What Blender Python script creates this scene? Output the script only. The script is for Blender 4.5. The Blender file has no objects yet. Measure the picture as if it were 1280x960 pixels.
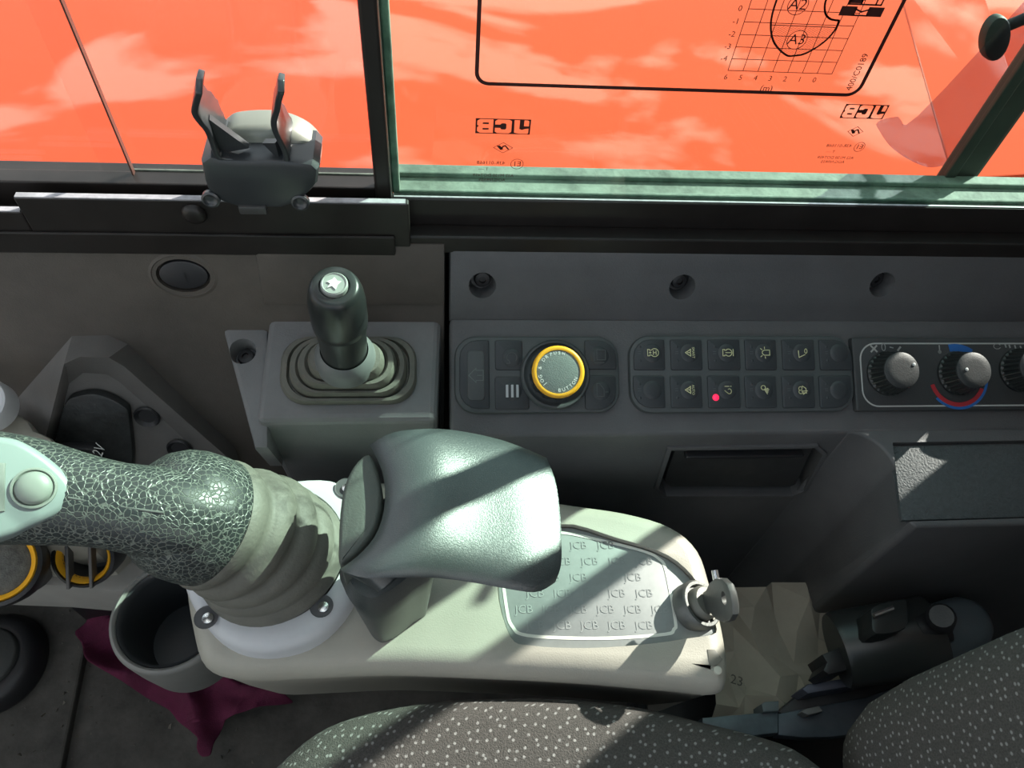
import bpy, bmesh, math, random
from mathutils import Vector as Vec, Matrix
random.seed(7)
S = bpy.context.scene
COL = S.collection
R_ = math.radians

# ------------------------------------------------------------------ camera
F = 961.0
cz = Vec((85, 670, 961)).normalized()
cx = Vec((10260, 30, -961)); cx = (cx - cz * cx.dot(cz)).normalized()
cy = cz.cross(cx)
ROT = Matrix((cx, cy, cz))                 # camera axes -> world axes
CAM = Vec((0, 0, 1.15))
cam_d = bpy.data.cameras.new('camera'); cam = bpy.data.objects.new('camera', cam_d); COL.objects.link(cam)
cam_d.sensor_fit = 'HORIZONTAL'; cam_d.sensor_width = 36.0; cam_d.lens = F / 1280 * 36.0
cam_d.clip_start = 0.02; cam_d.clip_end = 300
cam.matrix_world = Matrix.Translation(CAM) @ ROT.to_4x4()
S.camera = cam

# ------------------------------------------------------------------ view, sky, sun
S.view_settings.view_transform = 'Standard'; S.view_settings.look = 'None'
S.view_settings.gamma = 1.0; S.view_settings.use_curve_mapping = False
S.view_settings.exposure = 0.0
SKY_BLUE = (0.55, 0.78, 1.0); SKY_K = .62; CLOUD_K = 3.3
w = bpy.data.worlds.new('sky'); S.world = w; w.use_nodes = True
nt = w.node_tree; nt.nodes.clear()
def wn(t, **k):
    n = nt.nodes.new(t)
    for a, b in k.items(): setattr(n, a, b)
    return n
tc = wn('ShaderNodeTexCoord'); mp = wn('ShaderNodeMapping'); mp.inputs['Scale'].default_value = (1.7, 2.6, 4.6); mp.inputs['Location'].default_value = (3.1, 0.4, 1.3)
nz = wn('ShaderNodeTexNoise'); nz.inputs['Scale'].default_value = 1.9; nz.inputs['Detail'].default_value = 7; nz.inputs['Roughness'].default_value = 0.52; nz.inputs['Distortion'].default_value = 0.5
rp = wn('ShaderNodeValToRGB'); rp.color_ramp.elements[0].position = 0.53; rp.color_ramp.elements[1].position = 0.585
mx = wn('ShaderNodeMix', data_type='RGBA')
mx.inputs[6].default_value = (*[c * SKY_K for c in SKY_BLUE], 1); mx.inputs[7].default_value = (CLOUD_K, CLOUD_K * .97, CLOUD_K * .92, 1)
bg = wn('ShaderNodeBackground'); wo = wn('ShaderNodeOutputWorld')
L = nt.links.new
L(tc.outputs['Generated'], mp.inputs[0]); L(mp.outputs[0], nz.inputs[0]); L(nz.outputs[0], rp.inputs[0])
L(rp.outputs[0], mx.inputs[0]); L(mx.outputs[2], bg.inputs[0]); L(bg.outputs[0], wo.inputs[0])

SUN_DIR = Vec((0.84, 0.542, 0.585)).normalized()      # towards the sun
sd = bpy.data.lights.new('sun', 'SUN'); sd.energy = 13.0; sd.angle = R_(0.6); sd.color = (1.0, 0.95, 0.86)
sun = bpy.data.objects.new('sun', sd); COL.objects.link(sun)
sun.rotation_euler = SUN_DIR.to_track_quat('Z', 'Y').to_euler(); sun.location = (3, 2, 4)

# ------------------------------------------------------------------ pixel -> place helpers
def ray(px, py): return (ROT @ Vec((px - 640, 480 - py, -F))).normalized()
def hit(px, py, p0, n):
    d = ray(px, py); p0 = Vec(p0); n = Vec(n)
    return CAM + d * ((p0 - CAM).dot(n) / d.dot(n))
def Z(px, py, z): return hit(px, py, (0, 0, z), (0, 0, 1))
def Y(px, py, y): return hit(px, py, (0, y, 0), (0, 1, 0))
class Frame:
    def __init__(s, o, u, n):
        s.o = Vec(o); s.n = Vec(n).normalized(); s.u = Vec(u); s.u = (s.u - s.n * s.u.dot(s.n)).normalized(); s.v = s.n.cross(s.u)
    def pt(s, a, b, c=0.0): return s.o + s.u * a + s.v * b + s.n * c
    def loc(s, px, py, h=0.0):
        p = hit(px, py, s.o + s.n * h, s.n) - s.o
        return (p.dot(s.u), p.dot(s.v))
    def at(s, px, py, h=0.0): return Frame(hit(px, py, s.o, s.n) + s.n * h, s.u, s.n)
    def poly(s, pts, h=0.0): return [s.loc(x, y, h) for x, y in pts]

# ------------------------------------------------------------------ materials
MATS = {}
def mat(name, col, rough=0.5, metal=0.0, bump=0.0, bscale=400, var=0.0, vscale=8, coat=0.0, spec=0.5, emit=None, estr=0, trans=0.0, alpha=1.0):
    if name in MATS: return MATS[name]
    m = bpy.data.materials.new(name); m.use_nodes = True; t = m.node_tree; b = t.nodes['Principled BSDF']
    b.inputs['Base Color'].default_value = (*col, 1); b.inputs['Roughness'].default_value = rough; b.inputs['Metallic'].default_value = metal
    b.inputs['Specular IOR Level'].default_value = spec; b.inputs['Coat Weight'].default_value = coat; b.inputs['Coat Roughness'].default_value = 0.03
    b.inputs['Transmission Weight'].default_value = trans; b.inputs['Alpha'].default_value = alpha
    if emit: b.inputs['Emission Color'].default_value = (*emit, 1); b.inputs['Emission Strength'].default_value = estr
    g = t.nodes.new('ShaderNodeNewGeometry')
    if var:
        n = t.nodes.new('ShaderNodeTexNoise'); n.inputs['Scale'].default_value = vscale; n.inputs['Detail'].default_value = 6; n.inputs['Roughness'].default_value = .65
        r = t.nodes.new('ShaderNodeValToRGB'); e = r.color_ramp.elements
        e[0].position = .3; e[1].position = .7
        e[0].color = (*[c * (1 - var) for c in col], 1); e[1].color = (*[min(1, c * (1 + var) + var * .004) for c in col], 1)
        t.links.new(g.outputs['Position'], n.inputs['Vector']); t.links.new(n.outputs[0], r.inputs[0]); t.links.new(r.outputs[0], b.inputs['Base Color'])
    if bump:
        n = t.nodes.new('ShaderNodeTexNoise'); n.inputs['Scale'].default_value = bscale; n.inputs['Detail'].default_value = 3
        bp = t.nodes.new('ShaderNodeBump'); bp.inputs['Strength'].default_value = bump; bp.inputs['Distance'].default_value = .001
        t.links.new(g.outputs['Position'], n.inputs['Vector']); t.links.new(n.outputs[0], bp.inputs['Height']); t.links.new(bp.outputs[0], b.inputs['Normal'])
    MATS[name] = m; return m
def mix_over(m, fac_sock, col, rough=None):
    """lay a second colour over a material's base colour where fac is 1"""
    t = m.node_tree; b = t.nodes['Principled BSDF']; i = b.inputs['Base Color']
    x = t.nodes.new('ShaderNodeMix'); x.data_type = 'RGBA'
    if i.links: t.links.new(i.links[0].from_socket, x.inputs[6])
    else: x.inputs[6].default_value = i.default_value
    x.inputs[7].default_value = (*col, 1)
    t.links.new(fac_sock, x.inputs[0]); t.links.new(x.outputs[2], i)
def pos_node(m): 
    g = m.node_tree.nodes.new('ShaderNodeNewGeometry'); return g.outputs['Position']
def add_scuffs(m, col, scale=90, thr=.73):
    t = m.node_tree; n = t.nodes.new('ShaderNodeTexNoise'); n.inputs['Scale'].default_value = scale; n.inputs['Detail'].default_value = 8; n.inputs['Roughness'].default_value = .7
    r = t.nodes.new('ShaderNodeValToRGB'); r.color_ramp.elements[0].position = thr; r.color_ramp.elements[1].position = thr + .08
    t.links.new(pos_node(m), n.inputs['Vector']); t.links.new(n.outputs[0], r.inputs[0]); mix_over(m, r.outputs[0], col)

M_console = mat('console_plastic', (.092, .093, .097), .5, bump=.25, bscale=900, var=.12, vscale=25); add_scuffs(M_console, (.16, .16, .15), 70, .71)
M_left = mat('trim_plastic', (.085, .073, .063), .6, bump=.25, bscale=900, var=.18, vscale=18); add_scuffs(M_left, (.13, .11, .09), 60, .71)
M_ped = mat('pedestal_plastic', (.17, .172, .176), .5, bump=.2, bscale=900, var=.1, vscale=25); add_scuffs(M_ped, (.22, .22, .2), 70, .71)
M_pod = mat('pod_plastic', (.36, .345, .295), .48, bump=.15, bscale=900, var=.06, vscale=20)
M_silver = mat('silver_plastic', (.55, .56, .58), .42, var=.05, vscale=40)
M_black = mat('black_plastic', (.018, .018, .02), .42, bump=.15, bscale=700)
M_gloss = mat('gloss_black', (.02, .023, .023), .30)
M_rubber = mat('boot_rubber', (.13, .128, .108), .62, bump=.3, bscale=500, var=.15, vscale=60)
M_steel_blk = mat('black_painted_steel', (.016, .013, .012), .42, var=.3, vscale=30); add_scuffs(M_steel_blk, (.06, .05, .045), 80, .7)
M_key = mat('key_metal', (.13, .135, .13), .42, metal=.6, bump=.1, bscale=600)
M_chrome = mat('bright_metal', (.7, .7, .7), .25, metal=1)
M_yellow = mat('yellow_ring', (.85, .42, .02), .4)
M_white = mat('white_print', (.75, .77, .74), .5)
M_icon = mat('icon_print', (.72, .72, .42), .5)
M_dimicon = mat('dim_icon_print', (.09, .1, .1), .5)
M_ink = mat('dark_ink', (.05, .008, .006), .6)
M_keypad = mat('keypad_rubber', (.070, .078, .081), .5, bump=.1, bscale=900)
M_button = mat('button_rubber', (.036, .041, .046), .45, bump=.1, bscale=900)
M_fascia = mat('fascia_plastic', (.042, .045, .047), .5, bump=.15, bscale=900)
M_floor = mat('floor_rubber', (.064, .060, .053), .8, bump=.6, bscale=160, var=.4, vscale=30); add_scuffs(M_floor, (.14, .125, .1), 55, .68)
M_cloth = mat('cloth_purple', (.105, .010, .042), .9, bump=.5, bscale=700, var=.25, vscale=35)
M_paper = mat('kraft_paper', (.34, .315, .26), .8, bump=.2, bscale=200, var=.12, vscale=15)
M_rail = mat('rail_steel', (.10, .13, .15), .42, metal=.3, var=.25, vscale=50)
M_red = mat('red_led', (.6, .0, .03), .4, emit=(1, .02, .08), estr=1.6)
M_blueprint = mat('blue_print', (.02, .13, .42), .5); M_redprint = mat('red_print', (.42, .03, .04), .5)
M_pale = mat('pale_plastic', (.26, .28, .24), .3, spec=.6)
M_hold = mat('holder_plastic', (.03, .034, .038), .33, spec=.8)
M_seal = mat('weathered_seal', (.13, .155, .13), .7, var=.45, vscale=60, bump=.5, bscale=200)
M_post = mat('post_rubber', (.03, .028, .024), .6, var=.3, vscale=40)
M_cab = mat('cab_lining', (.24, .24, .24), .8)
M_ground = mat('dirt_ground', (.26, .22, .17), .95, var=.3, vscale=2)
M_purpledisc = mat('disc_rubber', (.075, .085, .075), .55, bump=.3, bscale=700)
M_mesh = mat('vent_mesh', (.10, .10, .09), .7, bump=.6, bscale=900, var=.4, vscale=200)
M_display = mat('lcd_glass', (.30, .55, .68), .2)
M_darkglass = mat('socket_cap', (.016, .018, .018), .5, bump=.4, bscale=300, var=.5, vscale=120)

# cracked leather-look grip
M_grip = mat('grip_leather', (.030, .036, .036), .36)
def cracks(m, scale, col, wdt, bs=.5):
    t = m.node_tree
    nn = t.nodes.new('ShaderNodeTexNoise'); nn.inputs['Scale'].default_value = scale * .8
    ad = t.nodes.new('ShaderNodeMixRGB'); ad.blend_type = 'LINEAR_LIGHT'; ad.inputs[0].default_value = .0007
    v = t.nodes.new('ShaderNodeTexVoronoi'); v.feature = 'DISTANCE_TO_EDGE'; v.inputs['Scale'].default_value = scale
    r = t.nodes.new('ShaderNodeValToRGB'); e = r.color_ramp.elements; e[0].position = 0; e[1].position = wdt; e[0].color = (1, 1, 1, 1); e[1].color = (0, 0, 0, 1)
    p = pos_node(m); t.links.new(p, nn.inputs['Vector']); t.links.new(p, ad.inputs[1]); t.links.new(nn.outputs['Color'], ad.inputs[2])
    t.links.new(ad.outputs[0], v.inputs['Vector']); t.links.new(v.outputs['Distance'], r.inputs[0]); mix_over(m, r.outputs[0], col)
    bp = t.nodes.new('ShaderNodeBump'); bp.inputs['Strength'].default_value = bs; bp.inputs['Distance'].default_value = .0006; bp.invert = True
    t.links.new(r.outputs[0], bp.inputs['Height']); t.links.new(bp.outputs[0], t.nodes['Principled BSDF'].inputs['Normal'])
cracks(M_grip, 360, (.16, .18, .155), .11)
M_pad = mat('pad_leather', (.034, .042, .043), .36, spec=1.0)
cracks(M_pad, 900, (.05, .06, .06), .12, .14)

# seat fabric
def fabric(name, base, dot, dscale):
    m = mat(name, base, .95, bump=1.0, bscale=1100, var=.35, vscale=900)
    t = m.node_tree; v = t.nodes.new('ShaderNodeTexVoronoi'); v.voronoi_dimensions = '2D'; v.inputs['Scale'].default_value = dscale; v.inputs['Randomness'].default_value = .75
    sx = t.nodes.new('ShaderNodeSeparateXYZ'); cb = t.nodes.new('ShaderNodeCombineXYZ'); ad = t.nodes.new('ShaderNodeMath'); ad.operation = 'ADD'
    r = t.nodes.new('ShaderNodeValToRGB'); e = r.color_ramp.elements; e[0].position = .10; e[1].position = .19; e[0].color = (1, 1, 1, 1); e[1].color = (0, 0, 0, 1)
    t.links.new(pos_node(m), sx.inputs[0]); t.links.new(sx.outputs[0], ad.inputs[0]); t.links.new(sx.outputs[2], ad.inputs[1]); t.links.new(ad.outputs[0], cb.inputs[0]); t.links.new(sx.outputs[1], cb.inputs[1])
    t.links.new(cb.outputs[0], v.inputs['Vector']); t.links.new(v.outputs['Distance'], r.inputs[0]); mix_over(m, r.outputs[0], dot)
    return m
M_fab = fabric('seat_fabric', (.066, .062, .057), (.25, .25, .24), 165)

# orange paint: sun-lit lacquer that mirrors the sky
M_orange = mat('orange_paint', (.70, .076, .025), .5, coat=1.0, spec=0)
M_orange.node_tree.nodes['Principled BSDF'].inputs['Coat IOR'].default_value = 1.62

# thin window glass: clear-through with a tint, plus a mirror share that grows at a glancing angle
def glass(name, tint, refl=.03):
    m = bpy.data.materials.new(name); m.use_nodes = True; t = m.node_tree; t.nodes.clear()
    o = t.nodes.new('ShaderNodeOutputMaterial'); x = t.nodes.new('ShaderNodeMixShader'); tr = t.nodes.new('ShaderNodeBsdfTransparent'); gl = t.nodes.new('ShaderNodeBsdfGlossy')
    lw = t.nodes.new('ShaderNodeLayerWeight'); lw.inputs[0].default_value = .5; gl.inputs['Roughness'].default_value = .02
    pw = t.nodes.new('ShaderNodeMath'); pw.operation = 'POWER'; pw.inputs[1].default_value = 5
    ml = t.nodes.new('ShaderNodeMath'); ml.operation = 'MULTIPLY_ADD'; ml.inputs[1].default_value = .8; ml.inputs[2].default_value = refl
    tr.inputs[0].default_value = (*tint, 1)
    t.links.new(lw.outputs['Facing'], pw.inputs[0]); t.links.new(pw.outputs[0], ml.inputs[0])
    t.links.new(ml.outputs[0], x.inputs[0]); t.links.new(tr.outputs[0], x.inputs[1]); t.links.new(gl.outputs[0], x.inputs[2]); t.links.new(x.outputs[0], o.inputs[0])
    return m
TG = (.84, 1.0, .94)          # one face of the pane; light crosses two faces
M_glass = glass('green_glass', TG); M_glass_clear = glass('clear_glass', (.97, .985, .98)); M_mauve = glass('mauve_reflection_tint', (.74, .70, .78), .012)  # the mauve tint stands in for a reflection
M_glass_edge = mat('glass_edge', (.10, .05, .04), .3)

# ------------------------------------------------------------------ mesh helpers
class MB:
    def __init__(s): s.v = []; s.f = []
    def add(s, vs, fs):
        o = len(s.v); s.v += [Vec(p) for p in vs]; s.f += [tuple(i + o for i in f) for f in fs]; return s
    def loft(s, rings, cap0=True, cap1=True, closed=True):
        n = len(rings[0]); vs = [p for r in rings for p in r]; fs = []
        for k in range(len(rings) - 1):
            for i in range(n if closed else n - 1):
                j = (i + 1) % n; fs.append((k * n + i, k * n + j, (k + 1) * n + j, (k + 1) * n + i))
        if cap0: fs.append(tuple(range(n - 1, -1, -1)))
        if cap1: fs.append(tuple((len(rings) - 1) * n + i for i in range(n)))
        return s.add(vs, fs)
    def slab(s, fr, poly, h0, h1, bev=0.0, bev0=0.0):
        """prism on a frame, chamfered at the top (and bottom)"""
        poly = ccw(poly); rings = []
        if bev0: rings.append([fr.pt(a, b, h0) for a, b in inset(poly, bev0)]); rings.append([fr.pt(a, b, h0 + bev0) for a, b in poly])
        else: rings.append([fr.pt(a, b, h0) for a, b in poly])
        if bev:
            rings.append([fr.pt(a, b, h1 - bev) for a, b in poly]); rings.append([fr.pt(a, b, h1 - .3 * bev) for a, b in inset(poly, .3 * bev)]); rings.append([fr.pt(a, b, h1) for a, b in inset(poly, bev)])
        else: rings.append([fr.pt(a, b, h1) for a, b in poly])
        return s.loft(rings)
    def lathe(s, fr, prof, n=32, cap0=False, cap1=False, teeth=None):
        rings = []
        for r, h in prof:
            rings.append([fr.pt(r * math.cos(2 * math.pi * i / n), r * math.sin(2 * math.pi * i / n), h) for i in range(n)])
        return s.loft(rings, cap0, cap1)
    def box(s, a, b):
        (x0, y0, z0), (x1, y1, z1) = a, b
        return s.loft([[(x0, y0, z0), (x1, y0, z0), (x1, y1, z0), (x0, y1, z0)], [(x0, y0, z1), (x1, y0, z1), (x1, y1, z1), (x0, y1, z1)]])
    def tube(s, pts, rad, n=16, cap=True, sx=1.0):
        pts = [Vec(p) for p in pts]; rings = []; up = None
        if not hasattr(rad, '__len__'): rad = [rad] * len(pts)
        for i, p in enumerate(pts):
            d = (pts[min(i + 1, len(pts) - 1)] - pts[max(i - 1, 0)]).normalized()
            if up is None: up = Vec((0, 0, 1)) if abs(d.z) < .9 else Vec((1, 0, 0))
            a = d.cross(up).normalized(); up = a.cross(d).normalized()
            rings.append([p + (a * math.cos(2 * math.pi * k / n) * sx + up * math.sin(2 * math.pi * k / n)) * rad[i] for k in range(n)])
        return s.loft(rings, cap, cap)
    def strokes(s, fr, lines, wd, h=0.0):
        """flat printed lines"""
        for ln in lines:
            for (a, b), (c, d) in zip(ln[:-1], ln[1:]):
                l = math.hypot(c - a, d - b)
                if l < 1e-9: continue
                ux, uy = (c - a) / l, (d - b) / l; nx, ny = -uy * wd / 2, ux * wd / 2; ex, ey = ux * wd * .35, uy * wd * .35
                s.add([fr.pt(a - ex + nx, b - ey + ny, h), fr.pt(a - ex - nx, b - ey - ny, h), fr.pt(c + ex - nx, d + ey - ny, h), fr.pt(c + ex + nx, d + ey + ny, h)], [(0, 1, 2, 3)])
        return s
    def build(s, name, m, parent=None, smooth=40, bevel=0, subsurf=0, solid=0, solid_off=-1, bseg=2):
        me = bpy.data.meshes.new(name); me.from_pydata([tuple(p) for p in s.v], [], s.f)
        bm = bmesh.new(); bm.from_mesh(me); bmesh.ops.recalc_face_normals(bm, faces=bm.faces); bm.to_mesh(me); bm.free()
        return link(name, me, m, parent, smooth, bevel, subsurf, solid, solid_off, bseg)
def link(name, me, m, parent=None, smooth=40, bevel=0, subsurf=0, solid=0, solid_off=-1, bseg=2):
    if smooth: me.shade_smooth(); (me.set_sharp_from_angle(angle=R_(smooth)) if smooth < 180 else None)
    me.materials.clear(); me.materials.append(m)
    o = bpy.data.objects.new(name, me); COL.objects.link(o)
    if solid: k = o.modifiers.new('solid', 'SOLIDIFY'); k.thickness = solid; k.offset = solid_off
    if bevel: k = o.modifiers.new('bevel', 'BEVEL'); k.width = bevel; k.segments = bseg; k.limit_method = 'ANGLE'; k.angle_limit = R_(35)
    if subsurf: k = o.modifiers.new('sub', 'SUBSURF'); k.levels = subsurf; k.render_levels = subsurf
    if parent: o.parent = parent; o.matrix_parent_inverse = Matrix.Translation(-parent.location)
    return o
def thing(name, label, cat, loc, group=None):
    o = bpy.data.objects.new(name, None); COL.objects.link(o); o.location = loc; o.empty_display_size = .02
    return tag(o, label, cat, group)
def tag(o, label=None, cat=None, group=None, kind=None):
    if label: o['label'] = label
    if cat: o['category'] = cat
    if group: o['group'] = group
    if kind: o['kind'] = kind
    return o
def struct(o, label=None):
    o['kind'] = 'structure'
    if label: o['label'] = label
    return o
def ccw(p):
    a = sum(p[i][0] * p[(i + 1) % len(p)][1] - p[(i + 1) % len(p)][0] * p[i][1] for i in range(len(p)))
    return list(p) if a > 0 else list(reversed(p))
def inset(p, d):
    n = len(p); out = []
    for i in range(n):
        a, b, c = p[i - 1], p[i], p[(i + 1) % n]
        e1 = (b[0] - a[0], b[1] - a[1]); e2 = (c[0] - b[0], c[1] - b[1])
        l1 = math.hypot(*e1) or 1e-9; l2 = math.hypot(*e2) or 1e-9
        n1 = (-e1[1] / l1, e1[0] / l1); n2 = (-e2[1] / l2, e2[0] / l2)
        m = (n1[0] + n2[0], n1[1] + n2[1]); k = 1 + n1[0] * n2[0] + n1[1] * n2[1]; k = max(k, .35)
        out.append((b[0] + m[0] / k * d, b[1] + m[1] / k * d))
    return out
def rrect(x0, y0, x1, y1, r, n=5, rs=None):
    """rounded rectangle; rs = radii (bl, br, tr, tl)"""
    rs = rs or (r, r, r, r); out = []
    for (cx_, cy_, a0, rr) in ((x0 + rs[0], y0 + rs[0], 180, rs[0]), (x1 - rs[1], y0 + rs[1], 270, rs[1]), (x1 - rs[2], y1 - rs[2], 0, rs[2]), (x0 + rs[3], y1 - rs[3], 90, rs[3])):
        for k in range(n + 1):
            a = R_(a0 + 90 * k / n); out.append((cx_ + rr * math.cos(a), cy_ + rr * math.sin(a)))
    return out
def ell(cx_, cy_, rx, ry, n=24, a0=0, a1=360, rot=0):
    full = abs(a1 - a0) >= 360; m = n if full else n + 1; out = []
    for i in range(m):
        a = R_(a0 + (a1 - a0) * i / n); x, y = rx * math.cos(a), ry * math.sin(a); c, s = math.cos(R_(rot)), math.sin(R_(rot))
        out.append((cx_ + x * c - y * s, cy_ + x * s + y * c))
    return out
def crom(p, k=5, closed=True):
    n = len(p); out = []
    rng = range(n) if closed else range(n - 1)
    for i in rng:
        if closed: a, b, c, d = p[i - 1], p[i], p[(i + 1) % n], p[(i + 2) % n]
        else: a, b, c, d = p[max(i - 1, 0)], p[i], p[i + 1], p[min(i + 2, n - 1)]
        for j in range(k):
            t = j / k
            out.append(tuple(.5 * (2 * b[q] + (c[q] - a[q]) * t + (2 * a[q] - 5 * b[q] + 4 * c[q] - d[q]) * t * t + (3 * b[q] - a[q] - 3 * c[q] + d[q]) * t ** 3) for q in range(len(b))))
    if not closed: out.append(tuple(p[-1]))
    return out
def bake(o):
    bpy.context.view_layer.update()
    me = bpy.data.meshes.new_from_object(o.evaluated_get(bpy.context.evaluated_depsgraph_get())); o.modifiers.clear(); o.data = me
def cut(o, *mbs):
    cs = []
    for mb in mbs:
        c = mb.build('cutter', M_black, None, 0); cs.append(c)
        k = o.modifiers.new('cut', 'BOOLEAN'); k.operation = 'DIFFERENCE'; k.object = c; k.solver = 'EXACT'
    mt = o.data.materials[0]; bake(o); o.data.materials.clear(); o.data.materials.append(mt)
    for p in o.data.polygons: p.material_index = 0
    for c in cs: d = c.data; bpy.data.objects.remove(c); bpy.data.meshes.remove(d)
    o.data.shade_smooth(); o.data.set_sharp_from_angle(angle=R_(35))
def text(name, body, fr, x, y, size, m, parent, h=0.0003, rot=0, mirror=False, shear=0, align='CENTER'):
    c = bpy.data.curves.new(name, 'FONT'); c.body = body; c.size = size; c.align_x = align; c.align_y = 'CENTER'; c.resolution_u = 2; c.shear = shear
    o = bpy.data.objects.new(name, c); COL.objects.link(o); bpy.context.view_layer.update()
    me = bpy.data.meshes.new_from_object(o.evaluated_get(bpy.context.evaluated_depsgraph_get())); bpy.data.objects.remove(o); bpy.data.curves.remove(c)
    cs, sn = math.cos(R_(rot)), math.sin(R_(rot))
    for v in me.vertices:
        a, b = v.co.x * (-1 if mirror else 1), v.co.y
        v.co = fr.pt(x + a * cs - b * sn, y + a * sn + b * cs, h)
    return link(name, me, m, parent, 0)
def flat_curve(name, loops, fr, m, parent, h=.0003):
    """filled outline with holes, printed flat on a frame"""
    c = bpy.data.curves.new(name, 'CURVE'); c.dimensions = '2D'; c.fill_mode = 'BOTH'
    for lp in loops:
        sp = c.splines.new('POLY'); sp.points.add(len(lp) - 1)
        for q, (a, b) in zip(sp.points, lp): q.co = (a, b, 0, 1)
        sp.use_cyclic_u = True
    o = bpy.data.objects.new(name, c); COL.objects.link(o); bpy.context.view_layer.update()
    me = bpy.data.meshes.new_from_object(o.evaluated_get(bpy.context.evaluated_depsgraph_get())); bpy.data.objects.remove(o); bpy.data.curves.remove(c)
    for v in me.vertices: v.co = fr.pt(v.co.x, v.co.y, h)
    return link(name, me, m, parent, 0)

# the slanted switch deck of the right-hand console
DECK_A = R_(28)
P0 = CAM + ray(820, 470) * .56
DN = Vec((0, -math.sin(DECK_A), math.cos(DECK_A)))
DECK = Frame(P0, (1, 0, 0), DN)
def deck(px, py, h=0.0): return hit(px, py, P0 + DN * h, DN)
def deck_z(y): return P0.z + (y - P0.y) * math.tan(DECK_A)
UPZ = Vec((0, 0, 1))
def flat(z): return Frame((0, 0, z), (1, 0, 0), UPZ)
Y_TRIM, Z_TRIM = .372, .784         # where the plastic trim meets the black sill
SILL_Z = .809; FLOOR = .15

# ================================================================== SETTING
g = MB(); g.box((-60, -60, -1.3), (60, 60, -1.2)); struct(g.build('ground', M_ground, None, 0), 'bare dirt ground outside the cab')
f = MB(); f.box((-1.0, -.75, FLOOR - .05), (.86, .42, FLOOR)); struct(f.build('floor', M_floor, None, 0), 'dusty dark rubber cab floor')
# right wall: steel below the sill, the sill itself, the posts
wr = MB(); wr.box((-1.0, .405, FLOOR - .05), (.86, .42, .78)); wall_r = struct(wr.build('wall_right', M_steel_blk, None, 0), 'black steel cab wall under the side windows')
s1 = MB(); s1.box((-.035, .382, .772), (.612, .386, SILL_Z)); s1.box((-.035, .37, .772), (.612, .382, .787))
tr1 = struct(s1.build('trim_1', M_steel_blk, None, 0, bevel=.0012), 'black window sill below the large pane')
m = MB(); m.box((-.03, .3832, SILL_Z - .0005), (.60, .3845, SILL_Z + .0004)); m.build('lit_worn_edge', mat('lit_worn_edge', (.36, .35, .38), .45, var=.3, vscale=120), tr1, 0)  # sunlit sill edge painted in as a pale, worn strip
s2 = MB()
xa = Y(18, 246, .37).x
s2.box((xa, .368, .772), (-.02, .373, Y(120, 246, .37).z)); s2.box((-.9, .368, .772), (xa, .373, Y(5, 262, .37).z))
s2.box((-.9, .366, .772), (-.03, .368, .790)); s2.box((-.9, .373, .772), (-.035, .41, .795))
tr2 = struct(s2.build('trim_2', M_steel_blk, None, 0, bevel=.0012), 'black steel plate below the sliding window')
M_lit_edge = mat('lit_worn_edge', (.36, .35, .38), .45, var=.3, vscale=120)  # pale colour imitates sun along the plate's top edge, with some wear
m = MB(); zt = Y(120, 246, .37).z; m.box((xa + .001, .3683, zt - .0005), (-.022, .3722, zt + .0006)); zt = Y(5, 262, .37).z; m.box((-.9, .3683, zt - .0005), (xa - .001, .3722, zt + .0006)); m.build('lit_worn_edge', M_lit_edge, tr2, 0)
s3 = MB(); s3.box((-.0415, .380, .79), (-.031, .392, 1.6)); struct(s3.build('trim_3', M_steel_blk, None, 0, bevel=.002), 'black post between the two panes')
s4 = MB(); s4.box((-.9, .402, .780), (-.0415, .416, Y(100, 220, .402).z)); s4.box((-.9, .386, .780), (-.0415, .398, Y(100, 222, .386).z - .004)); struct(s4.build('trim_4', M_steel_blk, None, 0, bevel=.001), 'dark lower channel of sliding window')
# weathered gasket ledge outside the large pane
gz = SILL_Z - .002
yl = Z(820, 217, gz).y
led = MB(); led.box((-.03, .3885, .78), (.64, yl, gz)); led.box((-.03, yl - .009, gz), (.64, yl, gz + .004)); led.box((-.03, .3885, gz), (.64, .391, gz + .003))
struct(led.build('trim_5', M_seal, None, 0, bevel=.001), 'weathered grey-green rubber ledge outside large pane')
sl = MB(); sl.box((-.031, .3885, gz), (-.0262, .394, 1.6)); struct(sl.build('trim_6', M_seal, None, 0, bevel=.001), 'grey rubber seal beside middle post')
# outer upright posts (the visible one and the one behind the frame edge)
yo = yl + .007
pa = Y(1163, 238, yo).x; pb = Y(1204, 238, yo).x
p1 = MB(); p1.box((pa, yo - .006, .78), (pb, yo + .006, 1.6)); struct(p1.build('trim_7', M_post, None, 0, bevel=.004), 'dark upright window post outside the large pane')
p1b = MB(); p1b.box((pa - .004, yo - .010, gz + .004), (pa + .004, yo - .006, 1.6)); struct(p1b.build('trim_9', M_post, None, 0, bevel=.001), 'thin rubber lip along the outer post')
p2 = MB(); p2.box((.523, .452, .58), (.541, .460, 1.6)); struct(p2.build('trim_8', M_steel_blk, None, 0, bevel=.002), 'dark rear upright standing outside behind the large pane')
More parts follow.
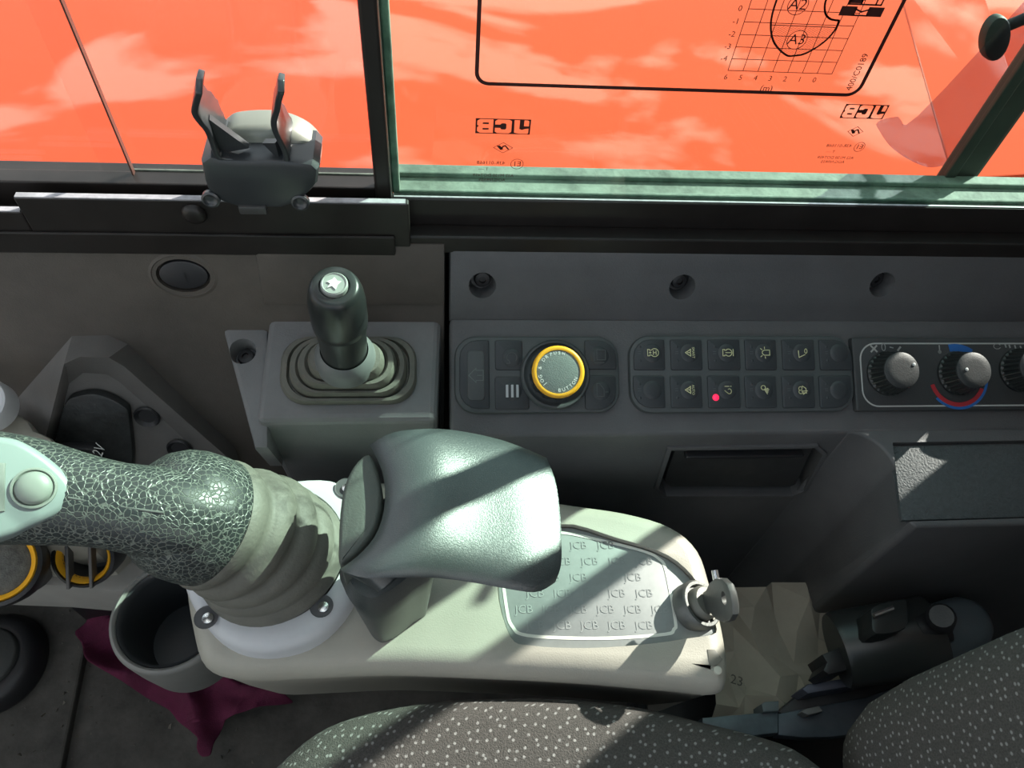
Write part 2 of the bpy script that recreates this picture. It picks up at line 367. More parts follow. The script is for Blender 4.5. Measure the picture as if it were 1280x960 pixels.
# rest of the cab shell, beyond the frame
b = MB(); b.box((.622, .37, FLOOR), (.86, .42, 1.6)); struct(b.build('wall_right_rear', M_cab, None, 0), 'cab corner pillar behind the side window')
b = MB(); b.box((.84, -.75, FLOOR), (.86, .37, 1.6)); struct(b.build('wall_rear', M_cab, None, 0))
b = MB(); b.box((-1.0, -.75, FLOOR), (.84, -.73, .75)); struct(b.build('wall_left', M_cab, None, 0))
b = MB(); b.box((.45, -.75, .75), (.84, -.73, 1.6)); b.box((-1., -.75, .75), (-.9, -.73, 1.6)); struct(b.build('wall_left_upper', M_cab, None, 0))
b = MB(); b.box((-1.0, -.73, FLOOR), (-.98, .405, .55)); b.box((-1.0, -.73, .55), (-.98, -.66, 1.6)); b.box((-1.0, .33, .55), (-.98, .42, 1.6)); struct(b.build('wall_front', M_cab, None, 0))
b = MB(); b.box((-1.0, -.75, 1.6), (-.62, .43, 1.64)); b.box((.30, -.75, 1.6), (.86, .43, 1.64)); b.box((-.62, -.75, 1.6), (.30, -.50, 1.64)); b.box((-.62, .34, 1.6), (.30, .43, 1.64)); struct(b.build('ceiling', M_cab, None, 0))
b = MB(); b.box((-.62, -.50, 1.615), (.30, .34, 1.62)); struct(b.build('window_5', M_glass_clear, None, 0), 'clear roof window')

# windows
wy = .3872
win2 = MB(); win2.box((-.031, wy - .0025 + .0005, SILL_Z - .03), (.4335, wy + .0005, 1.6)); win2 = struct(win2.build('window_2', M_glass, None, 0), 'large green-tinted side pane with printed marks')
win3 = MB(); win3.box((.434, wy - .002, SILL_Z - .03), (.622, wy, 1.6)); struct(win3.build('window_3', M_glass_clear, None, 0), 'narrow clear rear side pane')
xe = Y(163, 208, .395).x
win1 = MB(); win1.box((-.9, .394, .79), (xe, .397, 1.6)); win1 = struct(win1.build('window_1', M_glass_clear, None, 0), 'front sliding side pane')
win4 = MB(); win4.box((xe - .02, .3995, .79), (-.0415, .4015, 1.6)); win4 = struct(win4.build('window_4', M_glass_clear, None, 0), 'rear sliding side pane behind phone holder')
eg = MB(); eg.box((xe - .0004, .3936, .80), (xe + .0006, .3972, 1.6)); eg.build('pane_edge', M_glass_edge, win1, 0)
sw = MB(); sw.box((xe - .002, .3995 - .0012, .795), (-.0415, .3995 - .0002, Y(220, 212, .399).z)); sw.build('dirty_rubber_strip', M_seal, win4, 0)

# ---- prints on the large pane (seen from inside, so mirrored)
GF = Frame((0, wy - .0024, 0), (1, 0, 0), (0, -1, 0))       # u = +x, v = z, n towards the cab
def jcb_logo(px0, py0, px1, py1, name):
    a0, b0 = GF.loc(px0, py0); a1, b1 = GF.loc(px1, py1)
    W, H = a1 - a0, abs(b1 - b0); by = min(b0, b1); bx = a0
    def mp_(l): return [(bx + (1 - x) * W, by + y * H) for x, y in l]     # mirrored
    loops = [[(0, 0), (1, 0), (1, 1), (0, 1)]]
    J = [(.03, .08), (.06, .04), (.20, .04), (.29, .10), (.30, .94), (.20, .94), (.20, .36), (.15, .30), (.11, .36), (.03, .40)]
    Jd = [(.03, .55), (.12, .55), (.12, .94), (.06, .94), (.03, .88)]
    Cc = [(.345, .14), (.39, .05), (.60, .05), (.645, .14), (.645, .40), (.55, .40), (.53, .30), (.46, .30), (.44, .38), (.44, .64), (.46, .71), (.53, .71), (.55, .62), (.645, .62), (.645, .86), (.60, .95), (.39, .95), (.345, .86)]
    B = [(.68, .05), (.92, .05), (.97, .16), (.97, .42), (.94, .5), (.97, .58), (.97, .84), (.92, .95), (.68, .95)]
    B1 = [(.76, .26), (.87, .26), (.87, .37), (.76, .37)]; B2 = [(.76, .63), (.87, .63), (.87, .74), (.76, .74)]
    flat_curve(name, [mp_(l) for l in loops + [J, Jd, Cc, B, B1, B2]], GF, M_ink, win2, .0004)
    wd = .0006
    m = MB(); cxm = bx + W * .53; dy = by - H * .95
    m.strokes(GF, [[(cxm - W * .18, dy), (cxm, dy + H * .36), (cxm + W * .18, dy), (cxm, dy - H * .36), (cxm - W * .18, dy)]], .0003, .0004)
    m.strokes(GF, [[(cxm - W * .10, dy + H * .1), (cxm - W * .04, dy - H * .12), (cxm + .0, dy + H * .1), (cxm + W * .04, dy + H * .14), (cxm + W * .10, dy - H * .1)], [(cxm - W * .07, dy + H * .12), (cxm - W * .01, dy - H * .1)]], .0009, .0004)
    m.build('glass_mark', M_ink, win2, 0)
    ey = by - H * 2.1; exx = bx + W * .82
    m = MB(); m.strokes(GF, [ell(exx, ey, W * .12, H * .36, 20, 0, 359.9)], .0003, .0004); m.build('approval_ring', M_ink, win2, 0)
    text('approval_number', 'E1', GF, exx, ey, H * .5, M_ink, win2, .0004, mirror=True)
    text('approval_number', '43R-011668', GF, bx + W * .32, ey + H * .05, H * .34, M_ink, win2, .0004, mirror=True)
    text('approval_number', 'T ----', GF, bx + W * .18, ey - H * .42, H * .28, M_ink, win2, .0004, mirror=True)
    text('approval_number', 'AS2 M150 DOT459', GF, bx + W * .38, ey - H * .88, H * .30, M_ink, win2, .0004, mirror=True)
    text('approval_number', 'AOG.N9A55', GF, bx + W * .36, ey - H * 1.22, H * .30, M_ink, win2, .0004, mirror=True)
jcb_logo(594, 166, 664, 149, 'maker_logo'); jcb_logo(1049, 147, 1112, 131, 'maker_logo')

# ---- working-range decal stuck on the pane
dec = thing('range_diagram_decal', 'clear decal with black border and working range diagram on large pane', 'decal', GF.pt(*GF.loc(830, 112), .0012))
DF = Frame(GF.o + GF.n * .0010, GF.u, GF.n)
a0, b0 = DF.loc(593, 104); a1, _ = DF.loc(1072, 121); _, b0r = DF.loc(1050, 122)
bb = (b0 + b0r) / 2; tp = bb + .16
outer = rrect(a0, bb, a1, tp, .008, 6)
flat_curve('border', [outer, inset(ccw(outer), .0022)], DF, M_ink, dec, .0003)
def DL(px, py): return DF.loc(px, py)
gx0, gy0 = DL(910, 87); gx1, gy1 = DL(1021, 92); stepx = (gx1 - gx0) / 6.0
gy0 = (gy0 + gy1) / 2; stepy = (DL(945, 11)[1] - gy0) / 5.0
m = MB()
for i in range(8): m.strokes(DF, [[(gx0 + i * stepx, gy0), (gx0 + i * stepx, gy0 + 9 * stepy)]], .0004, .0003)
for j in range(10): m.strokes(DF, [[(gx0, gy0 + j * stepy), (gx0 + 7 * stepx, gy0 + j * stepy)]], .0004, .0003)
m.build('grid', M_ink, dec, 0)
G = lambda i, j: (gx0 + i * stepx, gy0 + j * stepy)
curve = crom([G(2.1, 9), G(1.6, 7), G(1.55, 5), G(1.8, 3.6), G(2.4, 2.4), G(3.4, 1.5), G(4.0, 1.45), G(4.7, 1.7), G(5.5, 2.6), G(5.9, 3.6), G(5.9, 4.4)], 6, False)
curve2 = crom([G(5.9, 4.4), G(5.3, 4.5), G(4.8, 5.0), G(4.55, 6), G(4.9, 7.2), G(6, 8)], 6, False)
m = MB(); m.strokes(DF, [curve, curve2], .0011, .0004); m.build('range_curve', M_ink, dec, 0)
m = MB()
lo = [c for c in curve]
def inside_low(p):
    # under the hatch line and above the curve's bottom arc
    n = 0; poly = [c for c in lo if c[1] < gy0 + 3.9 * stepy]
    for q in range(len(poly)):
        (x0, y0), (x1, y1) = poly[q - 1], poly[q]
        if (y0 > p[1]) != (y1 > p[1]) and p[0] < (x1 - x0) * (p[1] - y0) / (y1 - y0) + x0: n += 1
    return n % 2 == 1
circ = G(3.75, 2.75)
for k in range(60):
    seg = []; c0 = gx0 + (-2 + k * .22) * stepx
    for q in range(60):
        p = (c0 + q * .06 * stepx * 1.0, gy0 + (1.2 + q * .05) * stepy)
        if p[1] < gy0 + 3.8 * stepy and inside_low(p) and math.hypot(p[0] - circ[0], p[1] - circ[1]) > .62 * stepx: seg.append(p)
        else:
            if len(seg) > 1: m.strokes(DF, [[seg[0], seg[-1]]], .0002, .0003)
            seg = []
    if len(seg) > 1: m.strokes(DF, [[seg[0], seg[-1]]], .0002, .0003)
m.strokes(DF, [[G(1.75, 3.85), G(5.9, 3.85)]], .0005, .0004)
tag(m.build('hatching', M_ink, dec, 0), kind='stuff')
m = MB(); c2 = G(2.95, 5.45)
m.strokes(DF, [ell(*circ, .62 * stepx, .62 * stepx, 24, 0, 359.9), ell(*c2, .62 * stepx, .62 * stepx, 24, 0, 359.9)], .0004, .0004); m.build('zone_ring', M_ink, dec, 0)
text('zone_name', 'A3', DF, *circ, .0085, M_ink, dec, .0004); text('zone_name', 'A2', DF, *c2, .0085, M_ink, dec, .0004)
for i in range(7): text('scale_number', str(6 - i), DF, gx0 + i * stepx, gy0 - .0042, .0046, M_ink, dec, .0004)
for j, s_ in ((1, '-4'), (2, '-3'), (3, '-2'), (4, '-1'), (5, '0')): text('scale_number', s_, DF, gx0 - .0045, gy0 + j * stepy, .0046, M_ink, dec, .0004)
text('scale_unit', '(m)', DF, gx0 + 3 * stepx, gy0 - .0105, .0055, M_ink, dec, .0004)
tx, ty = DL(1072, 92); text('part_number', '400/C0189', DF, tx - .0008, ty + .001, .0052, M_ink, dec, .0004, rot=90)
# little machine drawing
mx0, my0 = DL(1052, 18); m = MB(); mw = .020
m.strokes(DF, [[(mx0, my0 + .0022), (mx0 + .005, my0 + .0022)], [(mx0 + mw - .005, my0 + .0022), (mx0 + mw, my0 + .0022)]], .0052, .0004)
m.strokes(DF, [[(mx0 + .006, my0), (mx0 + mw - .006, my0)], [(mx0 + .006, my0 + .0035), (mx0 + mw * .5, my0 + .002), (mx0 + mw - .006, my0 + .0035)], [(mx0 + .001, my0 + .006), (mx0 + mw - .001, my0 + .006), (mx0 + mw - .001, my0 + .012), (mx0 + .004, my0 + .012), (mx0 + .001, my0 + .006)], [(mx0 + .008, my0 + .006), (mx0 + .008, my0 + .022), (mx0 + .016, my0 + .022), (mx0 + .016, my0 + .006)]], .0009, .0004)
m.strokes(DF, [[(mx0 + .002, my0 + .0085), (mx0 + .007, my0 + .0085)]], .004, .0004)
m.build('machine_drawing', M_ink, dec, 0)

# ================================================================== OUTSIDE
hd = thing('engine_cover', 'glossy orange engine cover mirroring clouds outside the cab windows', 'engine cover', (0, 1.2, -1.2))
HZ = .60
h = MB(); h.loft([[(-2.2, .46, -1.2), (2.0, .46, -1.2), (2.0, 2.3, -1.2), (-2.2, 2.3, -1.2)], [(-2.2, .46, HZ - .03), (2.0, .46, HZ - .03), (2.0, 2.3, HZ - .03), (-2.2, 2.3, HZ - .03)], [(-2.2, .47, HZ - .008), (2.0, .47, HZ - .008), (2.0, 2.27, HZ - .008), (-2.2, 2.27, HZ - .008)], [(-2.2, .49, HZ), (2.0, .49, HZ), (2.0, 2.25, HZ), (-2.2, 2.25, HZ)]])
h.build('cover_panel', M_orange, hd, 50)
# added tilted facet, shaped to imitate a wedge of shade on the cover
A = [Z(1118, -30, HZ), Z(1190, 225, HZ), Z(1300, 225, HZ), Z(1215, -30, HZ)]
h = MB(); h.loft([[Vec((p.x, p.y, HZ - .01)) for p in A], [Vec((p.x, p.y, HZ + (.001 if i < 2 else .010))) for i, p in enumerate(A)]]); h.build('shade_facet', M_orange, hd, 0, bevel=.002)

refl_px = [(1097, 160), (1104, 154), (1125, 150), (1150, 149), (1300, -12), (1370, -12), (1370, 40), (1196, 196), (1180, 207), (1160, 209), (1135, 199), (1112, 182)]  # outline of a mauve reflection, added as a see-through sheet
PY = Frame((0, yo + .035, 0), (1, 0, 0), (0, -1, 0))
m = MB(); m.slab(PY, [PY.loc(*q) for q in crom(refl_px[:5], 4, False) + refl_px[5:8] + crom(refl_px[8:] + [refl_px[0]], 4, False)[:-1]], -.004, 0)
tag(m.build('reflection_sheet', M_mauve, None, 0), 'translucent mauve round-ended paddle outside beside the dark upright post', 'paddle')
PY2 = Frame((0, yo + .06, 0), (1, 0, 0), (0, -1, 0)); q = PY2.loc(1248, 50)
m = MB(); fr_ = Frame(PY2.pt(*q), (1, 0, 0), (0, -1, .25)); m.slab(fr_, ell(0, 0, .0095, .016, 24, rot=25), -.012, 0, .003, .004)
mir = thing('wing_mirror', 'small black oval mirror on an arm outside the large pane', 'mirror', PY2.pt(*q)); m.build('housing', M_post, mir)
m = MB(); m.tube([PY2.pt(q[0], q[1], -.01), PY2.pt(q[0] + .05, q[1] + .03, -.01), PY2.pt(q[0] + .09, q[1] + .10, .02)], .004); m.build('arm', M_post, mir)

# ================================================================== CONSOLE MOULDINGS
xl = deck(562, 470).x; XR = .610
y_edge = deck(820, 543).y; y_b = deck(1110, 660).y; xb = deck(1112, 600).x
y_cr = deck(820, 398).y
con = thing('switch_console', 'dark grey moulded side console carrying the switch panels', 'console', (.3, .3, FLOOR))
rf = .030
z_e = deck_z(y_edge); BT = R_(9); BP = Frame((0, y_edge, z_e), (1, 0, 0), (0, -math.sin(BT), math.cos(BT)))
y_b = hit(1110, 660, BP.o, BP.n).y
def bulge_z(y): return z_e + (y - y_edge) * math.tan(BT)
def bev_mod(o, w_):
    k = o.modifiers.new('bevel', 'BEVEL'); k.width = w_; k.segments = 3; k.limit_method = 'ANGLE'; k.angle_limit = R_(40)
fo = ccw([(xl, y_cr), (XR, y_cr), (XR, y_edge), (xl, y_edge)])
m = MB(); m.loft([[(x, y, FLOOR) for x, y in fo], [(x, y, deck_z(y)) for x, y in fo]])
body = m.build('body', M_console, con, 0); bev_mod(body, .003)
fb_ = [(XR, y_edge + .004), (XR, y_b), (xb + .003, y_b), (xb, y_b + .004), (xb, y_edge - rf)] + [(xb - rf + rf * math.cos(R_(a)), y_edge - rf + rf * math.sin(R_(a))) for a in (10, 20, 30, 40, 50, 60, 70, 80)] + [(xb - rf, y_edge - .0004), (xb - rf, y_edge + .004)]
fb_ = ccw(fb_)
m = MB(); m.loft([[(x, y, FLOOR) for x, y in fb_], [(x, y, min(bulge_z(y), z_e) - .0002) for x, y in fb_]])
bulge = m.build('bulge', M_console, con, 0); bev_mod(bulge, .0035)
# ash-tray recess in the front face, tray recess on the bulge
FF = Frame((0, y_edge, 0), (1, 0, 0), (0, -1, 0))
ash = [(838, 560), (1018, 557), (1028, 566), (1004, 612), (990, 618), (832, 618), (822, 608)]
ashp = ccw([FF.loc(*q) for q in ash])
tray_px = [(1116, 553), (1340, 549), (1340, 646), (1128, 652)]
tp_ = ccw(BP.poly(tray_px))
c1 = MB(); c1.slab(FF, ashp, -.022, .01)
c2 = MB(); c2.slab(BP, tp_, -.006, .02)
cut(body, c1); cut(bulge, c2)
# tray mat and ash-tray flap
m = MB(); m.slab(BP, inset(tp_, .0015), -.0065, -.003, .0012); m.build('tray_mat', mat('tray_mat', (.058, .066, .070), .6, bump=.8, bscale=600, var=.2, vscale=300), con)
FA = Frame(FF.o, FF.u, FF.n)
m = MB(); m.slab(FA, inset(ashp, .0055), -.022, -.0035, .002); fl = m.build('ashtray_flap', mat('flap_plastic', (.03, .031, .032), .45, var=.3, vscale=90), con)
m = MB(); l0 = FF.loc(858, 566); l1 = FF.loc(1008, 564)
m.slab(FA, rrect(l0[0], l0[1] - .0075, l1[0], l0[1] - .003, .002), -.01, .0025, .0015); m.build('flap_lip', M_black, fl)
m = MB(); m.slab(FF, ccw(inset(ashp, -.003)), -.0005, .002, .001); rim = m.build('ashtray_rim', M_console, con, 0)
c3 = MB(); c3.slab(FF, inset(ashp, .0005), -.01, .01); cut(rim, c3)
# upper strip with screw recesses
SA = R_(64); SN = Vec((0, -math.sin(SA), math.cos(SA)))
ST = Frame((0, y_cr, deck_z(y_cr)), (1, 0, 0), SN)
top_l = ST.loc(568, 303)[1]
m = MB(); sp_ = [(xl, -.004), (XR, -.004), (XR, top_l), (xl, top_l)]; m.slab(ST, sp_, -.03, 0, .003)
strip = m.build('upper_strip', M_console, con)
scr = [(603, 357), (853, 359), (1103, 356)]; cs = []
for q in scr:
    c = MB(); c.lathe(ST.at(*q), [(.0075, -.014), (.0085, -.004), (.0105, .004)], 24, True, True); cs.append(c)
cut(strip, *cs)
for q in scr:
    fr = ST.at(q[0] + 1, q[1] - 1)
    c = MB(); c.lathe(fr, [(.006, -.0145), (.006, -.011), (.005, -.0095), (.0025, -.009), (.0025, -.0115)], 20, True, True); c.build('screw', M_black, con)
# dark corner where strip ends towards the lever
# ---- lever pedestal
ped = thing('lever_pedestal', 'grey moulded pedestal under the black lever boot', 'pedestal', (-.07, .3, .5))
PT = R_(15); PD = Frame(deck(435, 470), (1, 0, 0), (0, -math.sin(PT), math.cos(PT)))
def pdk(px, py): return hit(px, py, PD.o, PD.n)
xp0 = pdk(325, 450).x; xp1 = pdk(546, 450).x; yp0 = pdk(430, 526).y; yp1 = pdk(430, 374).y
def dz(y, h=0): return PD.o.z + (y - PD.o.y) * math.tan(PT) + h
top = [(xp0, yp0), (xp1, yp0), (xp1 + .004, yp1), (xp0 + .004, yp1)]
m = MB(); m.loft([[(x + (.010 if i in (0, 3) else 0), y + (.012 if i < 2 else 0), .50) for i, (x, y) in enumerate(top)], [(x, y, dz(y)) for x, y in top]])
m.build('body', M_ped, ped, 0, bevel=.005, bseg=3)
fl_ = [(276, 402), (322, 372), (335, 372), (335, 560), (318, 560)]
m = MB(); FL = Frame(PD.o - PD.n * .006, PD.u, PD.n); pl_ = FL.poly(fl_); m.slab(FL, pl_, -.05, 0, .003); flange = m.build('flange', M_ped, ped)
c = MB(); fs = FL.at(303, 439); c.lathe(fs, [(.0075, -.014), (.0085, -.004), (.0105, .004)], 24, True, True); cut(flange, c)
c = MB(); c.lathe(fs, [(.006, -.0145), (.006, -.011), (.005, -.0095), (.0025, -.009), (.0025, -.0115)], 20, True, True); c.build('screw', M_black, ped)
# ---- left trim panel
LA = R_(72); LN = Vec((0, -math.sin(LA), math.cos(LA))); LT = Frame((0, Y_TRIM, Z_TRIM), (1, 0, 0), LN)
trim = thing('side_trim_panel', 'dark brown-grey side trim panel below the sliding window', 'trim panel', (-.3, .33, .5))
m = MB(); m.slab(LT, [(-.62, -.30), (xl - .003, -.30), (xl - .003, -.003), (-.62, -.003)], -.012, 0, .003); body_l = m.build('panel', M_left, trim)
m = MB(); q0 = LT.loc(160, 378)[1]
m.slab(LT, [(LT.loc(330, 378)[0], q0), (xl - .003, q0), (xl - .003, -.003), (LT.loc(330, 378)[0], -.003)], 0, .0025, .002); m.build('upper_flange', M_left, trim)
fr = LT.at(229, 345); c = MB(); c.slab(fr, ell(0, 0, .0175, .0125, 32), -.006, .01); cut(body_l, c)
m = MB(); m.loft([[fr.pt(a, b, h_) for a, b in ell(0, 0, .0165 + e_, .0115 + e_, 36)] for e_, h_ in ((.001, -.003), (.004, .0006), (.006, 0))], False, False); m.build('hole_rim', M_left, trim)
m = MB(); m.slab(fr, ell(0, 0, .0160, .0108, 32), -.006, -.0005, .0015); plug = m.build('oval_plug', mat('plug_plastic', (.022, .022, .026), .45), trim)
m = MB(); m.strokes(fr, [[(.001, .002), (.001, -.004)]], .0009, .0003); m.build('plug_mark', M_black, plug, 0)
# socket block
outer_px = [(-70, 560), (20, 500), (90, 420), (135, 419), (160, 430), (294, 560), (306, 600), (306, 700), (-70, 700)]
rim_px = [(-70, 640), (50, 575), (80, 455), (100, 446), (136, 447), (155, 458), (288, 575), (292, 700), (-70, 700)]
rec_px = [(-60, 690), (62, 585), (86, 480), (104, 466), (134, 468), (150, 478), (276, 588), (280, 710), (-60, 712)]
m = MB(); m.loft([[LT.pt(*LT.loc(*p), 0) for p in outer_px], [LT.pt(*LT.loc(*p, .018), .018) for p in rim_px], [LT.pt(*LT.loc(*p, .016), .016) for p in [(x + (3 if x < 100 else -3), y + 4) for x, y in rim_px]], [LT.pt(*LT.loc(*p, .007), .007) for p in rec_px]], False, True)
blk = m.build('socket_block', M_ped if False else mat('block_plastic', (.11, .105, .10), .55, bump=.2, bscale=900, var=.15, vscale=20), trim, 25)
SK = Frame(LT.o + LN * .008, LT.u, LN)
m = MB(); m.slab(SK, crom(SK.poly([(84, 500), (100, 489), (125, 487), (155, 500), (165, 520), (160, 600), (58, 600), (72, 545)]), 4), 0, .006, .002); sock = m.build('socket_panel', M_darkglass, blk)
m = MB(); m.slab(SK, crom(SK.poly([(80, 548), (100, 546), (132, 553), (130, 600), (74, 600), (76, 562)]), 3), .006, .014, .003); m.build('socket_cap', M_black, blk)
a, b_ = SK.loc(123, 566, .0145); text('socket_print', '12V', SK, a, b_, .0105, M_white, blk, .0148, rot=62, shear=.2)
for q in ((188, 512), (228, 552)):
    fr = LT.at(*q, .009); c = MB(); c.lathe(fr, [(.0095, 0), (.0085, .0015), (.006, -.001), (.005, -.001)], 24, False, True); c.build('screw', M_black, blk)

# ================================================================== SWITCH PANELS
def prect(x0, y0, x1, y1):
    ym = (y0 + y1) / 2; xm = (x0 + x1) / 2
    a0 = DECK.loc(x0, ym)[0]; a1 = DECK.loc(x1, ym)[0]; b0_ = DECK.loc(xm, y1)[1]; b1_ = DECK.loc(xm, y0)[1]
    return a0, b0_, a1, b1_
PX = .000583
# ---- rotary dial keypad
kp = thing('rotary_dial_keypad', 'black keypad with yellow-ringed rotary dial and five buttons', 'keypad', deck(670, 470))
a0, b0_, a1, b1_ = prect(568, 422, 772, 517)
m = MB(); m.slab(DECK, rrect(a0, b0_, a1, b1_, 26 * PX, 7), 0, .0055, .002); m.build('keypad_base', M_keypad, kp)
def button(par, x0, y0, x1, y1, rs, dome=True, dpos=(.55, .5), m_=M_button):
    q = prect(x0, y0, x1, y1); r = [v * PX for v in rs]
    mb = MB(); mb.slab(DECK, rrect(*q, 0, 4, r), .004, .0068, .0009); bt = mb.build('button', m_, par)
    cxx, cyy = q[0] + (q[2] - q[0]) * dpos[0], q[1] + (q[3] - q[1]) * dpos[1]
    if dome:
        mb = MB(); fr = Frame(DECK.pt(cxx, cyy, .0066), DECK.u, DN); mb.lathe(fr, [(.0070, 0), (.0062, .0006), (.0042, .0010), (.0018, .0012)], 22, False, True); mb.build('dome', m_, bt, 60)
    return bt, Frame(DECK.pt(cxx, cyy, .0081 if dome else .007), DECK.u, DN)
bt, fr = button(kp, 574, 427, 611, 512, (22, 2, 2, 22), False)
m = MB(); m.slab(fr, rrect(-.006, -.0185, .006, .0165, .003, 3), -.0005, .0008, .0006); m.build('raised_bar', M_keypad, bt)
m = MB(); m.strokes(fr, [[(-.005, -.001), (.0, .004), (.0, .0025), (.005, .0025), (.005, -.0045), (0, -.0045), (0, -.006), (-.005, -.001)], [(.001, -.001), (.004, -.001)]], .0005, .001); m.build('icon', mat('grey_icon_print', (.16, .18, .18), .5), bt, 0)
bt, fr = button(kp, 618, 427, 652, 464, (3, 3, 3, 3), True, (.6, .4))
m = MB(); m.strokes(fr, [ell(0, 0, .0035, .0035, 14, -40, 220), [(-.0035, -.004), (-.0012, -.004), (-.0024, -.0015)]], .0006, .0002); m.build('icon', M_dimicon, bt, 0)
bt, fr = button(kp, 618, 472, 660, 513, (3, 3, 3, 3), True, (.5, .55))
m = MB(); m.strokes(fr, [[(-.0036 + i * .0036, -.0038), (-.0036 + i * .0036, .0038)] for i in range(3)], .0017, .0003); m.build('icon', mat('bar_print', (.5, .53, .55), .5), bt, 0)
bt, fr = button(kp, 729, 427, 768, 463, (3, 3, 22, 3), True, (.45, .45))
m = MB(); m.strokes(fr, [[(-.002, -.003), (.004, -.003), (.004, .004), (-.002, .004), (-.002, -.003)], [(-.004, -.005), (.003, -.005)], [(-.004, -.004), (-.004, .002)]], .0005, .0003); m.build('icon', M_dimicon, bt, 0)
bt, fr = button(kp, 729, 471, 768, 513, (3, 22, 3, 3), True, (.5, .55))
m = MB(); m.strokes(fr, [[(-.003, -.004), (.002, -.004), (.002, .001), (-.001, .005), (-.003, .005), (-.003, -.004)], [(.003, -.001), (.005, -.001)]], .0005, .0003); m.build('icon', M_dimicon, bt, 0)
fr = DECK.at(692, 470)
m = MB(); m.lathe(fr, [(.0245, .004), (.0245, .0085), (.0235, .0098), (.0222, .0098), (.0205, .0075), (.0190, .0072)], 48, True, True); m.build('dial_bezel', M_keypad, kp, 50)
dl = MB(); n = 96
def rg(r, hh, d):
    return [fr.pt((r - (d if (i // 4) % 2 else 0)) * math.cos(2 * math.pi * i / n), (r - (d if (i // 4) % 2 else 0)) * math.sin(2 * math.pi * i / n), hh) for i in range(n)]
dl.loft([rg(.0180, .0072, .0012), rg(.0172, .019, .0016), rg(.0168, .0205, .0012)]); dial = dl.build('dial', M_button, kp, 30)
m = MB(); m.lathe(fr, [(.0172, .0195), (.0180, .0205), (.0180, .0222), (.0165, .0232), (.0150, .0228), (.0148, .0215)], 48); m.build('yellow_ring', M_yellow, dial, 60)
m = MB(); m.lathe(fr, [(.0150, .0212), (.0150, .0222), (.012, .0228), (.006, .0232), (.002, .0233)], 40, False, True); cap = m.build('dial_cap', mat('dial_cap_plastic', (.16, .19, .18), .45, bump=.3, bscale=1500), dial, 70)
def ring_text(s, a_start, step, size):
    for i, ch in enumerate(s):
        if ch == ' ': continue
        a = R_(a_start - i * step); text('dial_print', ch, fr, .0128 * math.cos(a), .0128 * math.sin(a), size, M_white, dial, .0231, rot=math.degrees(a) - 90)
ring_text('JOG & DR', 222, 13.5, .0034); ring_text('PUSH', 112, 13, .003); 
for i, ch in enumerate('BUTTON'):
    a = R_(272 + i * 13); text('dial_print', ch, fr, .0128 * math.cos(a), .0128 * math.sin(a), .0034, M_white, dial, .0231, rot=math.degrees(a) + 90)

# ---- twelve switch keypad
k12 = thing('twelve_button_keypad', 'black rubber keypad with twelve icon buttons and one red light', 'keypad', deck(923, 470))
a0, b0_, a1, b1_ = prect(785, 421, 1062, 516)
m = MB(); m.slab(DECK, rrect(a0, b0_, a1, b1_, 26 * PX, 7), 0, .0055, .002); m.build('keypad_base', M_keypad, k12)
U = .0046
def circ_(x, y, r, a0=0, a1=359.9, n=16): return [(p[0] * U, p[1] * U) for p in ell(x, y, r, r, n, a0, a1)]
def ln(*p): return [(x * U, y * U) for x, y in p]
engine = [ln((-.25, .38), (-.55, .38), (-.55, .5), (-.85, .5), (-.85, -.5), (-.55, -.5), (-.55, -.38), (-.25, -.38))]
icons = {
 (0, 0): engine + [circ_(.25, 0, .62, -142, 142), ln((.05, .3), (.05, -.3)), ln((.48, .3), (.48, -.3)), ln((.05, 0), (.48, 0)), ln((-.6, 0), (-.3, 0)), ln((-.45, .15), (-.45, -.15))],
 (1, 0): [ln((-.8, 0), (-.2, .34), (.05, .55), (.05, .2)), ln((-.8, 0), (.05, -.55), (.05, -.2)), ln((-.45, 0), (.0, .0)), ln((.0, .2), (.0, -.2))],
 (2, 0): engine + [circ_(.05, 0, .55, -140, 140), ln((-.4, 0), (.45, 0)), ln((.8, .5), (.8, -.5))],
 (3, 0): [ln((.75, .4), (.75, -.4), (-.1, -.4), (-.4, -.2), (-.45, 0), (-.4, .2), (-.1, .4), (.75, .4)), ln((-.05, .62), (-.05, .9)), ln((0, -.62), (.05, -.9)), ln((-.45, .45), (-.7, .65)), ln((-.45, -.45), (-.7, -.65))],
 (4, 0): [ln((-.7, .3), (-.65, -.75), (.35, -.3)), [(p[0] * U, p[1] * U) for p in ell(.5, .25, .2, .35, 12, 0, 359.9)]],
 (1, 1): [ln((-.8, 0), (-.2, .34), (.05, .55), (.05, .2)), ln((-.8, 0), (.05, -.55), (.05, -.2)), ln((-.45, 0), (.0, .0)), ln((.0, .2), (.0, -.2))],
 (2, 1): [ln((-.5, .55), (.15, .55)), ln((.38, .55), (.5, .55)), [(x * U, y * U) for x, y in crom([(-.55, -.1), (-.2, -.4), (.1, -.6), (.4, -.5), (.5, -.15), (.3, .15), (.0, .1)], 4, False)]],
 (3, 1): [circ_(-.25, .35, .34)] + [ln((-.05 + .14 * i, .02 + .08 * i), (.45 + .09 * i - .1, -.62 + .22 * i)) for i in range(4)],
 (4, 1): [ln((-.05, .6), (.5, .25), (.55, -.35), (.05, -.7), (-.2, -.05), (-.05, .6)), ln((-.1, -.2), (.75, -.15)), ln((.0, -.45), (.6, -.5)), circ_(-.35, .2, .3, 60, 260, 8), circ_(-.35, -.3, .3, 100, 300, 8)],
}
cols = [(789, 828), (835, 874), (881, 921), (927, 966), (973, 1013), (1019, 1059)]
rows = [(426, 464), (471, 511)]
